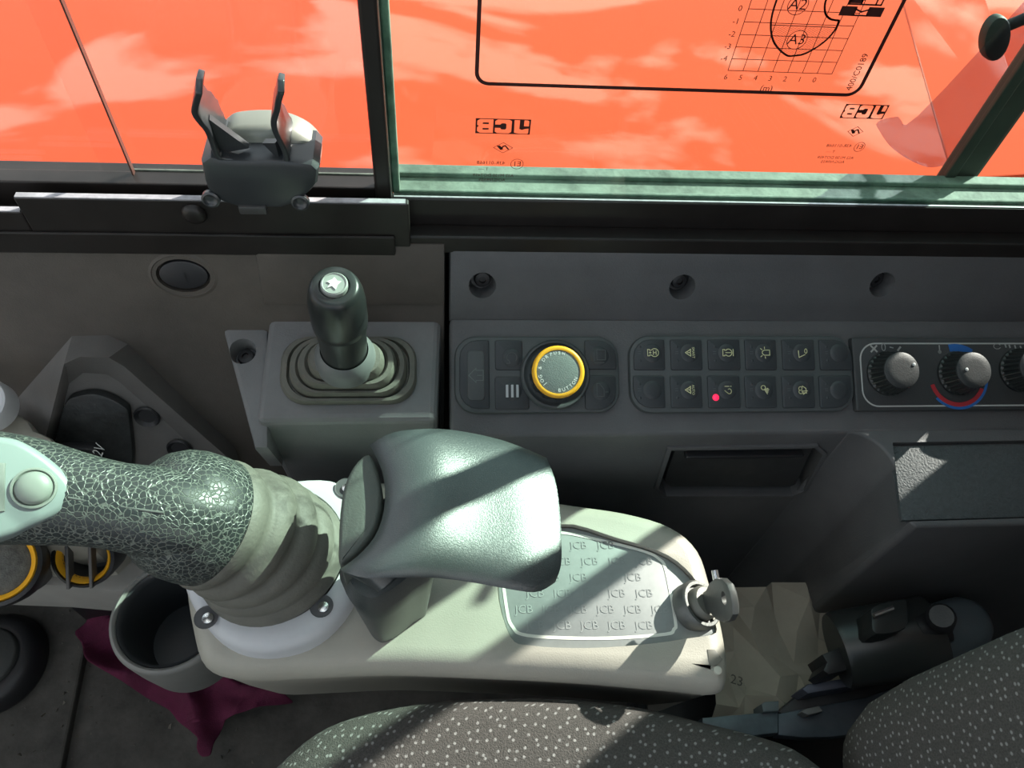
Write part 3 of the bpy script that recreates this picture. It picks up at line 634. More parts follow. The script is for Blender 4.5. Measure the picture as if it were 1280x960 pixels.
for r in range(2):
    for c in range(6):
        rs = [2.5] * 4
        if c == 0: rs[3 if r == 0 else 0] = 22
        if c == 5: rs[2 if r == 0 else 1] = 22
        bt, fr = button(k12, cols[c][0], rows[r][0], cols[c][1], rows[r][1], rs, True, (.6, .55))
        ic = icons.get((c, r))
        if ic: m = MB(); m.strokes(fr, ic, .00055, .0002); m.build('icon', M_icon, bt, 0)
        if c == 1: text('icon_print', 'SMART' if r == 0 else 'AUTO', fr, .0021, 0, .0026, M_icon, bt, .0002, rot=-90)
        dots = MB()
        for q in ((-.009, .0045), (-.009, -.0055)): dots.lathe(Frame(fr.pt(q[0], q[1], -.0014), fr.u, fr.n), [(.0012, 0), (.0008, .0003)], 10, False, True)
        dots.build('indicator_lens', mat('dull_lens', (.04, .045, .05), .3), bt)
        m = MB(); m.strokes(fr, [[(-.0105, .001), (-.0085, .001)], [(-.0105, -.0005), (-.0085, -.0005)]], .0005, -.0012); m.build('dim_print', M_dimicon, bt, 0)
        if (c, r) == (2, 1):
            m = MB(); m.lathe(Frame(fr.pt(-.0088, -.0052, -.0012), fr.u, fr.n), [(.0024, 0), (.0019, .0008), (.0006, .0011)], 14, False, True); m.build('red_light', M_red, bt, 60)

# ---- heater control panel
hv = thing('heater_control_panel', 'dark heater panel with white outline and ribbed rotary knobs', 'control panel', deck(1200, 468))
a0, b0_, a1, b1_ = prect(1063, 424, 1410, 514); q = prect(1063, 423, 1280, 514)
m = MB(); m.slab(DECK, rrect(a0, q[1], a1, q[3], .002, 3), 0, .005, .0015); m.build('faceplate', M_fascia, hv)
w0, w1, w2, w3 = prect(1071, 429, 1402, 508); lo_ = prect(1071, 430, 1280, 509)
o_ = rrect(w0, lo_[1], w2, lo_[3], .0125, 8); flat_curve('outline_print', [o_, inset(ccw(o_), .0011)], DECK, mat('silver_print', (.42, .43, .42), .45), hv, .0053)
H = lambda px, py: DECK.loc(px, py, .005)
for kx, ky, dot in ((1105, 468, (.0085, .004)), (1192, 468, (-.0065, .0005)), (1268, 464, None), (1350, 464, None)):
    fr = DECK.at(kx, ky, .005); n = 104
    def kr(r, hh, d): return [fr.pt((r - (d if (i // 2) % 2 else 0)) * math.cos(2 * math.pi * i / n), (r - (d if (i // 2) % 2 else 0)) * math.sin(2 * math.pi * i / n), hh) for i in range(n)]
    m = MB(); m.loft([kr(.0163, 0, 0), kr(.0163, .002, 0), kr(.0157, .003, .0011), kr(.0136, .0150, .0013), kr(.0130, .0162, .0)]); kb = m.build('knob', M_gloss, hv, 30)
    m = MB(); m.lathe(fr, [(.0130, .0155), (.0130, .0172), (.0118, .0181), (.007, .0185), (.002, .0185)], 40, False, True); m.build('knob_cap', mat('knob_cap_plastic', (.026, .029, .031), .55, bump=.15, bscale=900), kb, 50)
    if dot: m = MB(); m.lathe(Frame(fr.pt(dot[0], dot[1], .0186), fr.u, fr.n), [(.0012, -.001), (.0012, .0003), (.0005, .0006)], 12, False, True); m.build('pointer_dot', mat('dot_print', (.5, .52, .52), .4), kb)
def arc_print(name, kx, ky, r0, r1, s, e, m_):
    c_ = DECK.loc(kx, ky, .005)
    A = ell(*c_, r1, r1, 20, s, e); B = ell(*c_, r0 if not isinstance(r0, tuple) else r0[0], r0, 20, s, e)
    mb = MB(); mb.add([DECK.pt(*p, .0054) for p in A] + [DECK.pt(*p, .0054) for p in B], [(i, i + 1, 22 + i, 21 + i) for i in range(20)]); mb.build(name, m_, hv, 0)
arc_print('red_scale', 1196, 471, .0190, .0222, 196, 335, M_redprint); arc_print('blue_scale', 1196, 471, .0222, .0242, 222, 362, M_blueprint); arc_print('blue_scale', 1196, 471, .0190, .0245, 55, 102, M_blueprint)
gp = mat('grey_print', (.33, .34, .33), .5)
m = MB(); x, y = H(1092, 436); r = .0022; m.strokes(DECK, [[(x - r, y - r), (x + r, y + r)], [(x - r, y + r), (x + r, y - r)]], .0013, .0054); m.build('fan_icon', gp, hv, 0)
x, y = H(1104, 434); m = MB(); m.strokes(DECK, [ell(x, y, .0014, .0026, 14, 0, 359.9)], .0007, .0054); m.build('zero_print', gp, hv, 0)
m = MB()
for (p, q, wd_) in (((1112, 434), (1116, 435), .0008), ((1122, 438), (1125, 434), .0014), ((1136, 447), (1139, 449), .0014)): m.strokes(DECK, [[H(*p), H(*q)]], wd_, .0054)
m.strokes(DECK, [[H(1143, 468), H(1146, 468)]], .0035, .0054); m.build('scale_marks', gp, hv, 0)
x, y = H(1174, 437); m = MB(); m.strokes(DECK, [[(x, y - .001), (x, y + .003)]], .0009, .0054); m.strokes(DECK, [ell(x, y - .0018, .0007, .0007, 8, 0, 359)], .0014, .0054); m.build('thermometer_icon', gp, hv, 0)
m = MB(); x, y = H(1246, 433); m.strokes(DECK, [ell(x, y, .0028, .002, 12, 30, 330)], .0006, .0054)
for px_ in (1256, 1261, 1268, 1275): m.strokes(DECK, [[H(px_, 431 + (px_ - 1256) * .1), H(px_ + 1, 434 + (px_ - 1256) * .1)]], .0012, .0054)
m.build('vent_icons', gp, hv, 0)

# ================================================================== SMALL LEVER
lv = thing('hand_lever', 'short black cylindrical hand lever with horn button in rubber boot', 'lever', deck(435, 470))
bx0, by0 = PD.loc(352, 465)[0], PD.loc(436, 506)[1]; bx1, by1 = PD.loc(521, 465)[0], PD.loc(436, 424)[1]
def rr_ring(k, hh, dx=0, dy=0, rr=.018):
    cx0, cy0 = (bx0 + bx1) / 2 + dx, (by0 + by1) / 2 + dy; hw, hh_ = (bx1 - bx0) / 2 * k, (by1 - by0) / 2 * k
    return [PD.pt(a, b, hh) for a, b in rrect(cx0 - hw, cy0 - hh_, cx0 + hw, cy0 + hh_, min(rr, hh_ * .98), 8)]
lean = Vec((-.02, .01, 0))
m = MB(); m.loft([rr_ring(1, 0), rr_ring(1, .004), rr_ring(.97, .0065), rr_ring(.90, .007), rr_ring(.88, .003), rr_ring(.86, .003), rr_ring(.85, .009), rr_ring(.82, .0125), rr_ring(.76, .0125), rr_ring(.72, .0095), rr_ring(.71, .0155), rr_ring(.67, .0195), rr_ring(.60, .0195), rr_ring(.55, .0165, rr=.022), rr_ring(.54, .023, rr=.022), rr_ring(.50, .027, rr=.022), rr_ring(.43, .0275, rr=.03), rr_ring(.38, .024, rr=.03)])
m.build('boot', M_rubber, lv, 40)
base = PD.pt((bx0 + bx1) / 2, (by0 + by1) / 2, .024)
tipc = CAM + ray(418, 357) * .447
ax = (tipc - base); HL = ax.length; fr = Frame(base, (1, 0, 0), ax)
m = MB(); m.lathe(fr, [(.0200, -.004), (.0200, .004), (.0180, .010), (.0155, .013)], 40, True, False); m.build('collar', mat('collar_plastic', (.14, .15, .15), .4), lv, 50)
m = MB(); m.lathe(fr, [(.0145, .006), (.0150, HL * .25), (.0155, HL * .52)], 40, True, True); m.build('stem', M_gloss, lv, 50)
m = MB(); m.lathe(fr, [(.0155, HL * .52), (.0166, HL * .53), (.0170, HL * .60), (.0168, HL * .80), (.0160, HL * .90), (.0150, HL * .95), (.0138, HL * .985), (.0120, HL), (.0088, HL), (.0082, HL - .0015)], 48, True, True); gr_ = m.build('grip', M_gloss, lv, 50)
m = MB(); m.lathe(fr, [(.0076, HL - .002), (.0076, HL + .0018), (.0068, HL + .0026), (.0062, HL + .002), (.002, HL + .002)], 32, False, True); hb = m.build('horn_button', mat('button_grey', (.30, .32, .30), .4), lv, 40)
m = MB(); fh = Frame(fr.pt(0, 0, HL + .0023), fr.u, fr.n)
m.slab(fh, [(-.004, .001), (-.001, .0025), (0, .004), (.0018, .0015), (.004, .0012), (.002, -.0012), (.0012, -.0042), (-.001, -.002), (-.0036, -.0032), (-.002, -.0004)], 0, .0004); m.build('horn_icon', M_white, hb, 0)

# ================================================================== JOYSTICK POD
PZ = .659
pod = thing('joystick_pod', 'pale grey seat-side joystick pod with labelled silver plate', 'armrest pod', (0, .2, .45))
pod_px = [(232, 722), (240, 665), (300, 622), (380, 606), (470, 604), (560, 608), (640, 618), (700, 630), (780, 642), (838, 660), (872, 690), (888, 735), (903, 790), (909, 845), (896, 866), (840, 862), (720, 852), (600, 846), (480, 842), (380, 846), (300, 848), (256, 832), (240, 785)]
pp = ccw([(Z(x, y, PZ - .012).x, Z(x, y, PZ - .012).y) for x, y in crom(pod_px, 4)])
FZ = flat(0)
def ring_xy(poly, d, z): return [(x, y, z) for x, y in (inset(poly, d) if d else poly)]
m = MB(); m.loft([ring_xy(pp, .022, .51), ring_xy(pp, .010, .58), ring_xy(pp, .003, PZ - .03), ring_xy(pp, 0, PZ - .016), ring_xy(pp, .0012, PZ - .010), ring_xy(pp, .0045, PZ - .004), ring_xy(pp, .009, PZ - .001), ring_xy(pp, .014, PZ)])
pbody = m.build('body', M_pod, pod, 40)
plate_px = [(622, 735), (640, 690), (700, 655), (770, 672), (835, 694), (872, 728), (889, 765), (896, 790), (860, 798), (800, 806), (730, 810), (665, 807), (638, 796)]
PF = flat(PZ)
plp = ccw([PF.loc(x, y) for x, y in crom(plate_px, 4)])
c = MB(); c.slab(PF, plp, -.006, .02); cut(pbody, c)
m = MB(); m.slab(PF, inset(plp, .0008), -.006, -.0042, .0006); plate = m.build('plate', mat('plate_silver', (.255, .275, .27), .45, var=.08, vscale=120), pod)
wl_px = [(628, 700), (660, 672), (700, 664), (760, 676), (806, 688), (824, 697), (834, 712), (846, 776), (844, 788), (832, 795), (760, 800), (690, 799), (652, 795), (640, 786), (632, 765)]
PF2 = flat(PZ - .0042); wl = ccw([PF2.loc(x, y) for x, y in crom(wl_px, 4)])
flat_curve('outline_print', [wl, inset(wl, .0021)], PF2, mat('white_line', (.72, .73, .66), .5), plate, .0003)
for j in range(6):
    for i in range(6):
        px_, py_ = 655 + i * 34 + (j % 2) * 14, 682 + j * 20
        a, b_ = PF2.loc(px_, py_)
        def ins(p):
            n_ = 0
            for q in range(len(wl)):
                (x0, y0), (x1, y1) = wl[q - 1], wl[q]
                if (y0 > p[1]) != (y1 > p[1]) and p[0] < (x1 - x0) * (p[1] - y0) / (y1 - y0) + x0: n_ += 1
            return n_ % 2
        if ins((a - .009, b_)) and ins((a + .009, b_)) and ins((a, b_ + .004)) and ins((a, b_ - .004)) and px_ > 640:
            text('plate_print', 'JCB', PF2, a, b_, .0078, mat('faint_print', (.275, .295, .29), .5), plate, .0003)
# ignition lock and key
bb_ = Z(872, 757, PZ - .002); fr = Frame(bb_, (1, 0, 0), Vec((.45, .0, .9)))
m = MB(); m.lathe(fr, [(.0165, -.006), (.0165, .003), (.0150, .005), (.0130, .005), (.0125, .002)], 36, True, True); lock = m.build('ignition_lock', M_key, pod, 45)
m = MB(); m.lathe(fr, [(.011, .0), (.011, .008), (.0095, .010), (.003, .0105)], 32, True, True); m.build('lock_core', mat('lock_core', (.16, .16, .14), .5, metal=.4), lock, 45)
key = thing('ignition_key', 'grey metal key standing in the ignition lock', 'key', fr.pt(0, 0, .012))
KF = Frame(fr.pt(0, 0, .011), Vec((0, 1, .2)), Vec((-.72, -.35, .60)))      # flat of the key head
kc = Z(903, 750, PZ + .03); ku = (kc - fr.pt(0, 0, .008)).normalized()
kn = (CAM - kc).normalized(); kn = (kn - ku * kn.dot(ku)).normalized(); kf = Frame(kc, ku, (kn + Vec((.15, 0, 0))).normalized())
head = [(x_ * 1.35, y_) for x_, y_ in [(-.0170, -.006), (-.012, -.0075), (-.007, -.0115), (0, -.0135), (.007, -.0125), (.0115, -.009), (.013, -.003), (.013, .004), (.0115, .009), (.007, .0125), (0, .0135), (-.007, .0115), (-.012, .0075), (-.0170, .006)]]
m = MB(); m.slab(kf, head, -.0026, .0026, .0012, .0012); kh = m.build('key_head', M_key, key, 40)
c = MB(); c.slab(kf, ell(.008, .001, .0032, .0042, 16), -.01, .01); cut(kh, c)
m = MB(); m.tube([kf.pt(-.003, .0125, 0), kf.pt(-.003, .0185, .0)], [.0022, .0022], 12); m.build('key_pin', M_chrome, key)
# small recessed catch by the key
cq = Z(890, 822, PZ - .003); m = MB(); m.slab(flat(0), ccw([(Z(x, y, PZ).x, Z(x, y, PZ).y) for x, y in ((884, 812), (893, 812), (903, 824), (896, 832), (887, 832))]), PZ - .003, PZ + .0006, .0004); m.build('catch', mat('catch_plastic', (.16, .155, .13), .5), pod)
m = MB(); m.lathe(Frame(Z(897, 838, PZ), (1, 0, 0), UPZ), [(.0026, -.003), (.0026, .0006), (.0016, .0009)], 14, False, True); m.build('pin', mat('pin_plastic', (.5, .49, .42), .5), pod)
# silver ring round the boot
ring_px = [(226, 722), (236, 680), (262, 640), (310, 612), (370, 596), (425, 600), (446, 640), (450, 700), (436, 752), (395, 795), (340, 812), (290, 806), (252, 776)]
RZ = .677
rp_ = ccw([(Z(x, y, RZ).x, Z(x, y, RZ).y) for x, y in crom(ring_px, 4)])
rc = Z(338, 690, RZ)
m = MB(); N_ = len(rp_)
def hole(r, z):
    out = []
    for x, y in rp_:
        a = math.atan2(y - rc.y, x - rc.x); out.append((rc.x + r * math.cos(a), rc.y + r * math.sin(a), z))
    return out
m.loft([ring_xy(rp_, 0, PZ - .012), ring_xy(rp_, 0, RZ - .008), ring_xy(rp_, .0015, RZ - .004), ring_xy(rp_, .005, RZ - .001), ring_xy(rp_, .010, RZ), hole(.0472, RZ), hole(.0462, RZ - .002), hole(.0462, PZ)], False, False)
ringo = m.build('ring_bezel', M_silver, pod, 40)
for q in ((258, 772), (402, 758), (432, 610)):
    fr = Frame(Z(*q, RZ), (1, 0, 0), UPZ)
    m = MB(); m.lathe(fr, [(.0072, .0006), (.0058, .0002), (.0050, -.002), (.0048, .0001)], 22, False, False); m.lathe(fr, [(.0066, .0004), (.0001, .0004)], 22); m.build('screw_recess', mat('recess_grey', (.09, .09, .095), .5), ringo)
    m = MB(); m.lathe(Frame(fr.pt(.0012, -.0008, .0005), fr.u, fr.n), [(.0036, 0), (.0033, .0012), (.001, .0018)], 18, False, True); m.build('screw', M_chrome, ringo, 60)
# cup holder on the pod's front end
cz_ = .632; ccx, ccy = Z(212, 768, cz_).xy
fr = Frame((ccx, ccy, cz_), (1, 0, 0), UPZ)
m = MB(); m.lathe(fr, [(.0350, -.062), (.0375, -.03), (.0385, -.004), (.0378, -.001), (.0360, 0), (.0345, -.001), (.0340, -.004)], 56, True, False); cup = m.build('cup_holder', mat('cup_plastic', (.16, .16, .15), .5, var=.1, vscale=40), pod, 50)
m = MB(); m.lathe(fr, [(.0345, -.0035), (.0335, -.0015), (.0318, -.003), (.0308, -.008), (.0285, -.047), (.0258, -.054), (.002, -.055)], 48, False, True); m.build('cup_liner', mat('liner_rubber', (.022, .025, .028), .45), cup, 50)

# ================================================================== JOYSTICK
js = thing('joystick', 'black leather-grain joystick leaning forward from a ribbed grey boot', 'joystick', (rc.x, rc.y, PZ))
c0 = Vec((rc.x, rc.y, RZ - .006)); c1 = Z(262, 652, .752); axis = (c1 - c0)
prof = []
for i in range(73):
    t = i / 72; ph_ = (t * 4.6) % 1.0; bump_ = math.sin(math.pi * min(1, ph_ / .82)) ** .7 if ph_ < .82 else 0
    prof.append((t, .0432 + (.0318 - .0432) * t + .0042 * bump_))
rings = []
for t, r in prof:
    p = c0 + axis * t + Vec((.006 * math.sin(t * math.pi), 0, 0)); nrm = (UPZ * (1 - t) + Vec((-.62, -.05, .78)) * t).normalized(); fr = Frame(p, (1, 0, 0), nrm)
    rings.append([fr.pt(r * (1 + .012 * math.sin(3 * a + 9 * t)) * math.cos(a), r * (1 + .012 * math.sin(3 * a + 9 * t)) * math.sin(a)) for a in [2 * math.pi * i / 48 for i in range(48)]])
m = MB(); m.loft(rings); m.build('boot', M_rubber, js, 60)
# grip: hub dome + shaft + head as one skin of rings
nrm = Vec((-.62, -.05, .78)).normalized(); fr = Frame(c1, (1, 0, 0), nrm)
m = MB(); m.lathe(fr, [(.0325, -.004), (.0350, .000), (.0353, .007), (.0347, .017), (.0327, .025), (.0285, .0325), (.0224, .038), (.0140, .0415), (.005, .043)], 48, True, True); m.build('hub', M_grip, js, 60)
def g3(px, py, z): return Z(px, py, z)
path = [(268, 648, 0.765, 0.0226), (235, 645, 0.774, 0.0240), (205, 641, 0.779, 0.0235), (175, 637, 0.783, 0.0224), (145, 632, 0.786, 0.0216), (115, 627, 0.788, 0.0221), (85, 622, 0.790, 0.0235), (55, 617, 0.791, 0.0254), (20, 612, 0.792, 0.0268), (-25, 606, 0.793, 0.0273), (-70, 600, 0.793, 0.0282), (-95, 597, 0.793, 0.0207), (-105, 596, 0.793, 0.0094)]
pts = [g3(a, b, c) for a, b, c, _ in path]
m = MB(); m.tube(pts, [p[3] for p in path], 40); m.build('grip', M_grip, js, 70)
# moulding seam along the grip
m = MB(); m.tube([p + (CAM - p).normalized() * (path[i][3] - .0001) for i, p in enumerate(pts[2:7], 2)], .0006, 8); m.build('seam', mat('seam_rubber', (.12, .13, .12), .5), js)
# silver face plate with thumb button and display
hc = g3(35, 612, .793); hn = (CAM - hc).normalized(); hn = (hn + Vec((0, 0, .25))).normalized()
HF = Frame(hc + hn * .0258, (1, 0, 0), hn)
fp = crom(HF.poly([(-90, 545), (0, 546), (35, 556), (72, 582), (92, 606), (91, 624), (74, 642), (35, 660), (0, 674), (-90, 690)]), 4)
m = MB(); m.slab(HF, fp, -.018, .003, .0035); face = m.build('face_plate', mat('face_silver', (.24, .29, .28), .38), js, 50)
fb = HF.at(43, 611, .003)
m = MB(); m.lathe(fb, [(.0098, -.001), (.0094, .0012), (.0085, .0014), (.0078, .0002)], 36); m.lathe(fb, [(.0079, -.001), (.0076, .0016), (.0062, .0030), (.0034, .0038), (.001, .0040)], 36, False, True); m.build('thumb_button', mat('thumb_button', (.24, .27, .24), .45), js, 60)
dp = HF.poly([(-60, 572), (8, 580), (7, 640), (-60, 650)]); m = MB(); m.slab(HF, dp, .002, .0042, .001); dso = m.build('display_frame', mat('display_frame', (.20, .22, .2), .4), js)
m = MB(); m.slab(HF, inset(ccw(dp), .0022), .003, .0046, .0004); m.build('display_glass', M_display, dso)

# ================================================================== WRIST REST
wrs = thing('wrist_rest', 'glossy black curved wrist rest behind the joystick', 'wrist rest', Z(520, 680, PZ))
TOPB = crom([(462, 556), (490, 541), (530, 536), (570, 538), (620, 548), (655, 560), (683, 572)], 4, False)
BOTB = crom([(424, 712), (452, 722), (490, 722), (540, 722), (590, 728), (640, 737), (672, 740), (694, 728)], 4, False)
NU = 24; NV = 16
LEFT = crom([(462, 556), (478, 590), (481, 630), (470, 668), (448, 694), (424, 712)], 4, False)
RIGHT = crom([(683, 572), (694, 600), (700, 640), (702, 680), (701, 708), (694, 728)], 4, False)
def samp(c, t):
    x = t * (len(c) - 1); i = min(int(x), len(c) - 2); f_ = x - i
    return (c[i][0] + (c[i + 1][0] - c[i][0]) * f_, c[i][1] + (c[i + 1][1] - c[i][1]) * f_)
TILT = [(0, -38), (.12, -16), (.24, 0), (.34, 15), (.42, 26), (.50, 21), (.65, 15), (1, 13)]
def pad_z(u):
    z_, n_ = 0, 60
    for q in range(n_):
        t = u * (q + .5) / n_
        for (a_, da), (b_, db) in zip(TILT[:-1], TILT[1:]):
            if a_ <= t <= b_: z_ -= math.tan(R_(da + (db - da) * (t - a_) / (b_ - a_))) * .112 * u / n_; break
    return z_ - .012
m = MB(); vs = []; fs = []
for j in range(NV + 1):
    for i in range(NU + 1):
        u, v = i / NU, j / NV
        t_, b_, l_, r_ = samp(TOPB, u), samp(BOTB, u), samp(LEFT, v), samp(RIGHT, v)
        c00, c10, c01, c11 = TOPB[0], TOPB[-1], BOTB[0], BOTB[-1]
        P = [(1 - v) * t_[q] + v * b_[q] + (1 - u) * l_[q] + u * r_[q] - ((1 - u) * (1 - v) * c00[q] + u * (1 - v) * c10[q] + (1 - u) * v * c01[q] + u * v * c11[q]) for q in (0, 1)]
        # height: arches over u, falls away on the left, slightly dished
        z = .792 + pad_z(u) - .005 * (2 * v - 1) ** 4
        e = min(u, 1 - u) * 2.4; 
        vs.append(Z(P[0], P[1], z))
for j in range(NV):
    for i in range(NU):
        a = j * (NU + 1) + i; fs.append((a, a + 1, a + NU + 2, a + NU + 1))
m.add(vs, fs); pad = m.build('pad', M_pad, wrs, 180)
if pad.data.polygons[0].normal.z < 0: pad.data.flip_normals()
k = pad.modifiers.new('solid', 'SOLIDIFY'); k.thickness = .024; k.offset = -1
k = pad.modifiers.new('bevel', 'BEVEL'); k.width = .006; k.segments = 4; k.limit_method = 'ANGLE'; k.angle_limit = R_(50)
dpx = crom([(460, 566), (472, 585), (478, 622), (470, 660), (450, 688), (426, 704), (423, 680), (427, 620), (440, 584)], 3)
DFx = flat(.775); m = MB(); m.slab(DFx, ccw(DFx.poly(dpx)), -.045, 0, .0025); m.build('side_disc', M_purpledisc, wrs, 50)
sx = crom([(427, 705), (430, 735), (444, 757), (466, 766), (492, 756), (520, 735), (545, 712), (540, 640), (470, 630)], 4)
DFs = flat(.738); m = MB(); sp2 = ccw(DFs.poly(sx)); m.loft([[DFs.pt(a, b, -.0785) for a, b in inset(sp2, .007)], [DFs.pt(a, b, -.02) for a, b in inset(sp2, .002)], [DFs.pt(a, b, 0) for a, b in sp2], [DFs.pt(a, b, .012) for a, b in inset(sp2, .004)]]); m.build('support', M_pad, wrs, 50)

# ================================================================== FRONT LOWER LEFT
vh = thing('vent_housing', 'pale grey lower housing carrying the yellow-ringed air vents', 'housing', (-.32, .3, FLOOR))
vz = .53
pv = ccw([(Z(-60, 728, vz).x, Z(-60, 728, vz).y), (Z(60, 733, vz).x, Z(60, 733, vz).y), (Z(150, 741, vz).x, Z(150, 741, vz).y), (Z(262, 730, vz).x, Z(262, 730, vz).y), (-.20, .345), (-.45, .345)])
m = MB(); m.slab(flat(0), pv, vz - .05, vz, .006); m.build('body', mat('housing_plastic', (.27, .26, .24), .5, var=.08, vscale=30), vh)
m = MB(); m.box((-.44, .33, FLOOR), (-.20, .40, vz)); m.build('plinth', M_black, vh, 0)
# oval vent
def vent(px, py, z, r, tilt, nm, lab, rot=0, fins=True):
    p = Z(px, py, z); fr = Frame(p, (math.cos(rot), math.sin(rot), 0), tilt)
    t = thing(nm, lab, 'air vent', p, None)
    m = MB(); m.lathe(fr, [(r * 1.05, -.03), (r * 1.12, -.006), (r * 1.08, .001), (r * .98, .002), (r * .95, -.001)], 40, True, False); m.build('shell', M_black, t, 50)
    m = MB(); m.lathe(fr, [(r * .96, -.001), (r * .92, .0012), (r * .80, -.002), (r * .78, -.006)], 40); m.build('yellow_ring', M_yellow, t, 60)
    m = MB(); m.lathe(fr, [(r * .79, -.004), (r * .72, -.026), (r * .1, -.028)], 36, False, True); m.build('throat', M_black, t, 60)
    return t, fr
t, fr = vent(104, 698, .585, .0205, (.05, -.65, .80), 'air_vent', 'small black air vent with yellow ring and two fins below the joystick')
for sx_ in (-.010, .006):
    m = MB(); m.box((-.0012, -.022, -.006), (.0012, .014, .004)); m.v = [fr.pt(v.x + sx_, v.y, v.z) for v in m.v]; m.build('fin', mat('fin_plastic', (.09, .085, .08), .5), t, 0, bevel=.0006)
t, fr = vent(-6, 706, .62, .0265, (.25, -.35, .9), 'air_vent', 'large round vent with mesh disc inside a wide yellow ring')
m = MB(); m.lathe(fr, [(.0215, -.003), (.0200, -.0015), (.001, -.001)], 36, False, True); m.build('mesh_disc', M_mesh, t, 60)
m = MB(); m.lathe(Frame(fr.pt(0, 0, -.03), fr.u, fr.n), [(.0215, 0), (.0195, -.10)], 24, True, True); m.build('duct', M_black, t)
# grey round knob at the picture's edge, on its own column
kz = .70; kp_ = Z(-28, 502, kz); 
st = thing('selector_knob', 'pale grey round selector knob on a column beside the trim panel', 'knob', (kp_.x, kp_.y, vz))
m = MB(); m.lathe(Frame(kp_, (1, 0, 0), (.1, -.4, 1)), [(.0175, -.02), (.018, -.004), (.0165, 0), (.0145, .0005), (.0135, -.0015), (.004, -.0015)], 36, True, True); m.build('cap', M_silver, st, 40)
cp = [(-50, 520), (22, 515), (42, 536), (62, 545), (88, 580), (60, 625), (-50, 625)]
m = MB(); cf = flat(.665); m.slab(cf, ccw(cf.poly(crom(cp, 2))), -.135, 0, .005); m.build('column', M_pod, st, 40)

# floor things
fm = MB(); mp0 = [(-120, 700), (112, 742), (76, 975), (-160, 975)]
ff = flat(FLOOR); fm.slab(ff, ccw(ff.poly([(-200, 690), (125, 742), (78, 980), (-260, 980)])), 0, .012, .003)
tag(fm.build('floor_mat', M_floor, None, 0), 'raised rubber floor mat with a straight edge on cab floor', 'mat')
fr = Frame(Z(-5, 832, FLOOR + .012), (1, 0, 0), UPZ)
pb = thing('pedal_boot', 'black ring-shaped rubber pedal boot on the floor mat', 'pedal boot', fr.o)
m = MB(); m.lathe(fr, [(.058, 0), (.060, .008), (.054, .022), (.046, .030), (.036, .028)], 48, True, False); m.build('boot', M_black, pb, 60)
m = MB(); m.lathe(fr, [(.037, .024), (.036, .032), (.033, .034), (.002, .034)], 40, False, True); m.build('pedal_disc', mat('pedal_rubber', (.05, .052, .05), .6, bump=.4, bscale=200), pb, 50)
# crumbs of dirt
cr = MB()
for i in range(150):
    px_, py_ = random.uniform(0, 330), random.uniform(745, 958); s_ = random.choice((.0012, .0015, .002, .003)); zz = FLOOR + (.012 if px_ < 112 - (py_ - 742) * .16 else 0)
    p = Z(px_, py_, zz); vv = [p + Vec((random.uniform(-s_, s_), random.uniform(-s_, s_), zo)) for zo in (0, 0, 0, s_ * 1.4)]
    cr.add(vv, [(0, 1, 2), (0, 1, 3), (1, 2, 3), (2, 0, 3)])
tag(cr.build('dirt_crumbs', mat('dirt', (.13, .12, .10), .9), None, 0), 'small crumbs of dry dirt scattered over the cab floor', 'dirt', kind='stuff')
# purple cloth: heightfield inside the photographed outline
cl_px = [(122, 744), (152, 738), (190, 742), (250, 800), (330, 850), (370, 880), (345, 886), (330, 888), (300, 898), (284, 902), (272, 930), (268, 948), (254, 950), (250, 938), (256, 928), (232, 910), (222, 902), (212, 888), (188, 876), (150, 852), (118, 832), (110, 820), (104, 805), (92, 790), (108, 778), (120, 768)]
clf = flat(FLOOR + .014)
cpoly = ccw([clf.loc(*p) for p in cl_px])
me = bpy.data.meshes.new('cloth'); bm = bmesh.new()
f_ = bm.faces.new([bm.verts.new((x, y, FLOOR + .016)) for x, y in cpoly]); bmesh.ops.triangulate(bm, faces=[f_])
for _ in range(4): bmesh.ops.subdivide_edges(bm, edges=[e for e in bm.edges if e.calc_length() > .012], cuts=1, use_grid_fill=True); bmesh.ops.triangulate(bm, faces=bm.faces)
from mathutils import noise
for v in bm.verts:
    p = v.co; a = noise.noise(Vec((p.x * 16 + p.y * 22, (p.y - p.x) * 7, 1.7))); b2 = noise.noise(Vec((p.x * 38 - p.y * 14, p.y * 24, 5.1)))
    v.co.z += .030 * (1 - abs(a) * 2.2) * .8 + .008 * b2
    v.co.z = max(v.co.z, FLOOR + .0145)
bm.to_mesh(me); bm.free()
tag(link('cleaning_cloth', me, M_cloth, None, 180, 0, 1, .0015), 'crumpled dark purple cloth lying on the floor under the pod', 'cloth')

# ================================================================== BEHIND THE POD
# crumpled brown paper
pf = .47
grid = MB(); vs = []; fs = []; nx_, ny_ = 8, 6
for j in range(ny_ + 1):
    for i in range(nx_ + 1):
        px_, py_ = 880 + 210 * i / nx_, 745 + 165 * j / ny_
        p = Z(px_, py_, pf); a = noise.noise(Vec((p.x * 30, p.y * 22, 3))); b2 = noise.noise(Vec((p.x * 75 + p.y * 40, p.y * 60, 8)))
        vs.append(p + Vec((random.uniform(-.006, .006), random.uniform(-.006, .006), .022 * abs(a) + random.uniform(0, .012) + .02 * (1 - j / ny_))))
for j in range(ny_):
    for i in range(nx_): q = j * (nx_ + 1) + i; fs += [(q, q + 1, q + nx_ + 2), (q, q + nx_ + 2, q + nx_ + 1)]
grid.add(vs, fs); pap = tag(grid.build('paper_sheet', M_paper, None, 0, 0, 0, .0006), 'crumpled brown-grey paper sheet stuffed between pod and console', 'paper')
fr = Frame(Z(921, 851, pf + .030), (1, 0, 0), UPZ); text('paper_print', '23', fr, 0, 0, .011, mat('stamp_ink', (.06, .055, .05), .7), pap, 0, rot=-20)
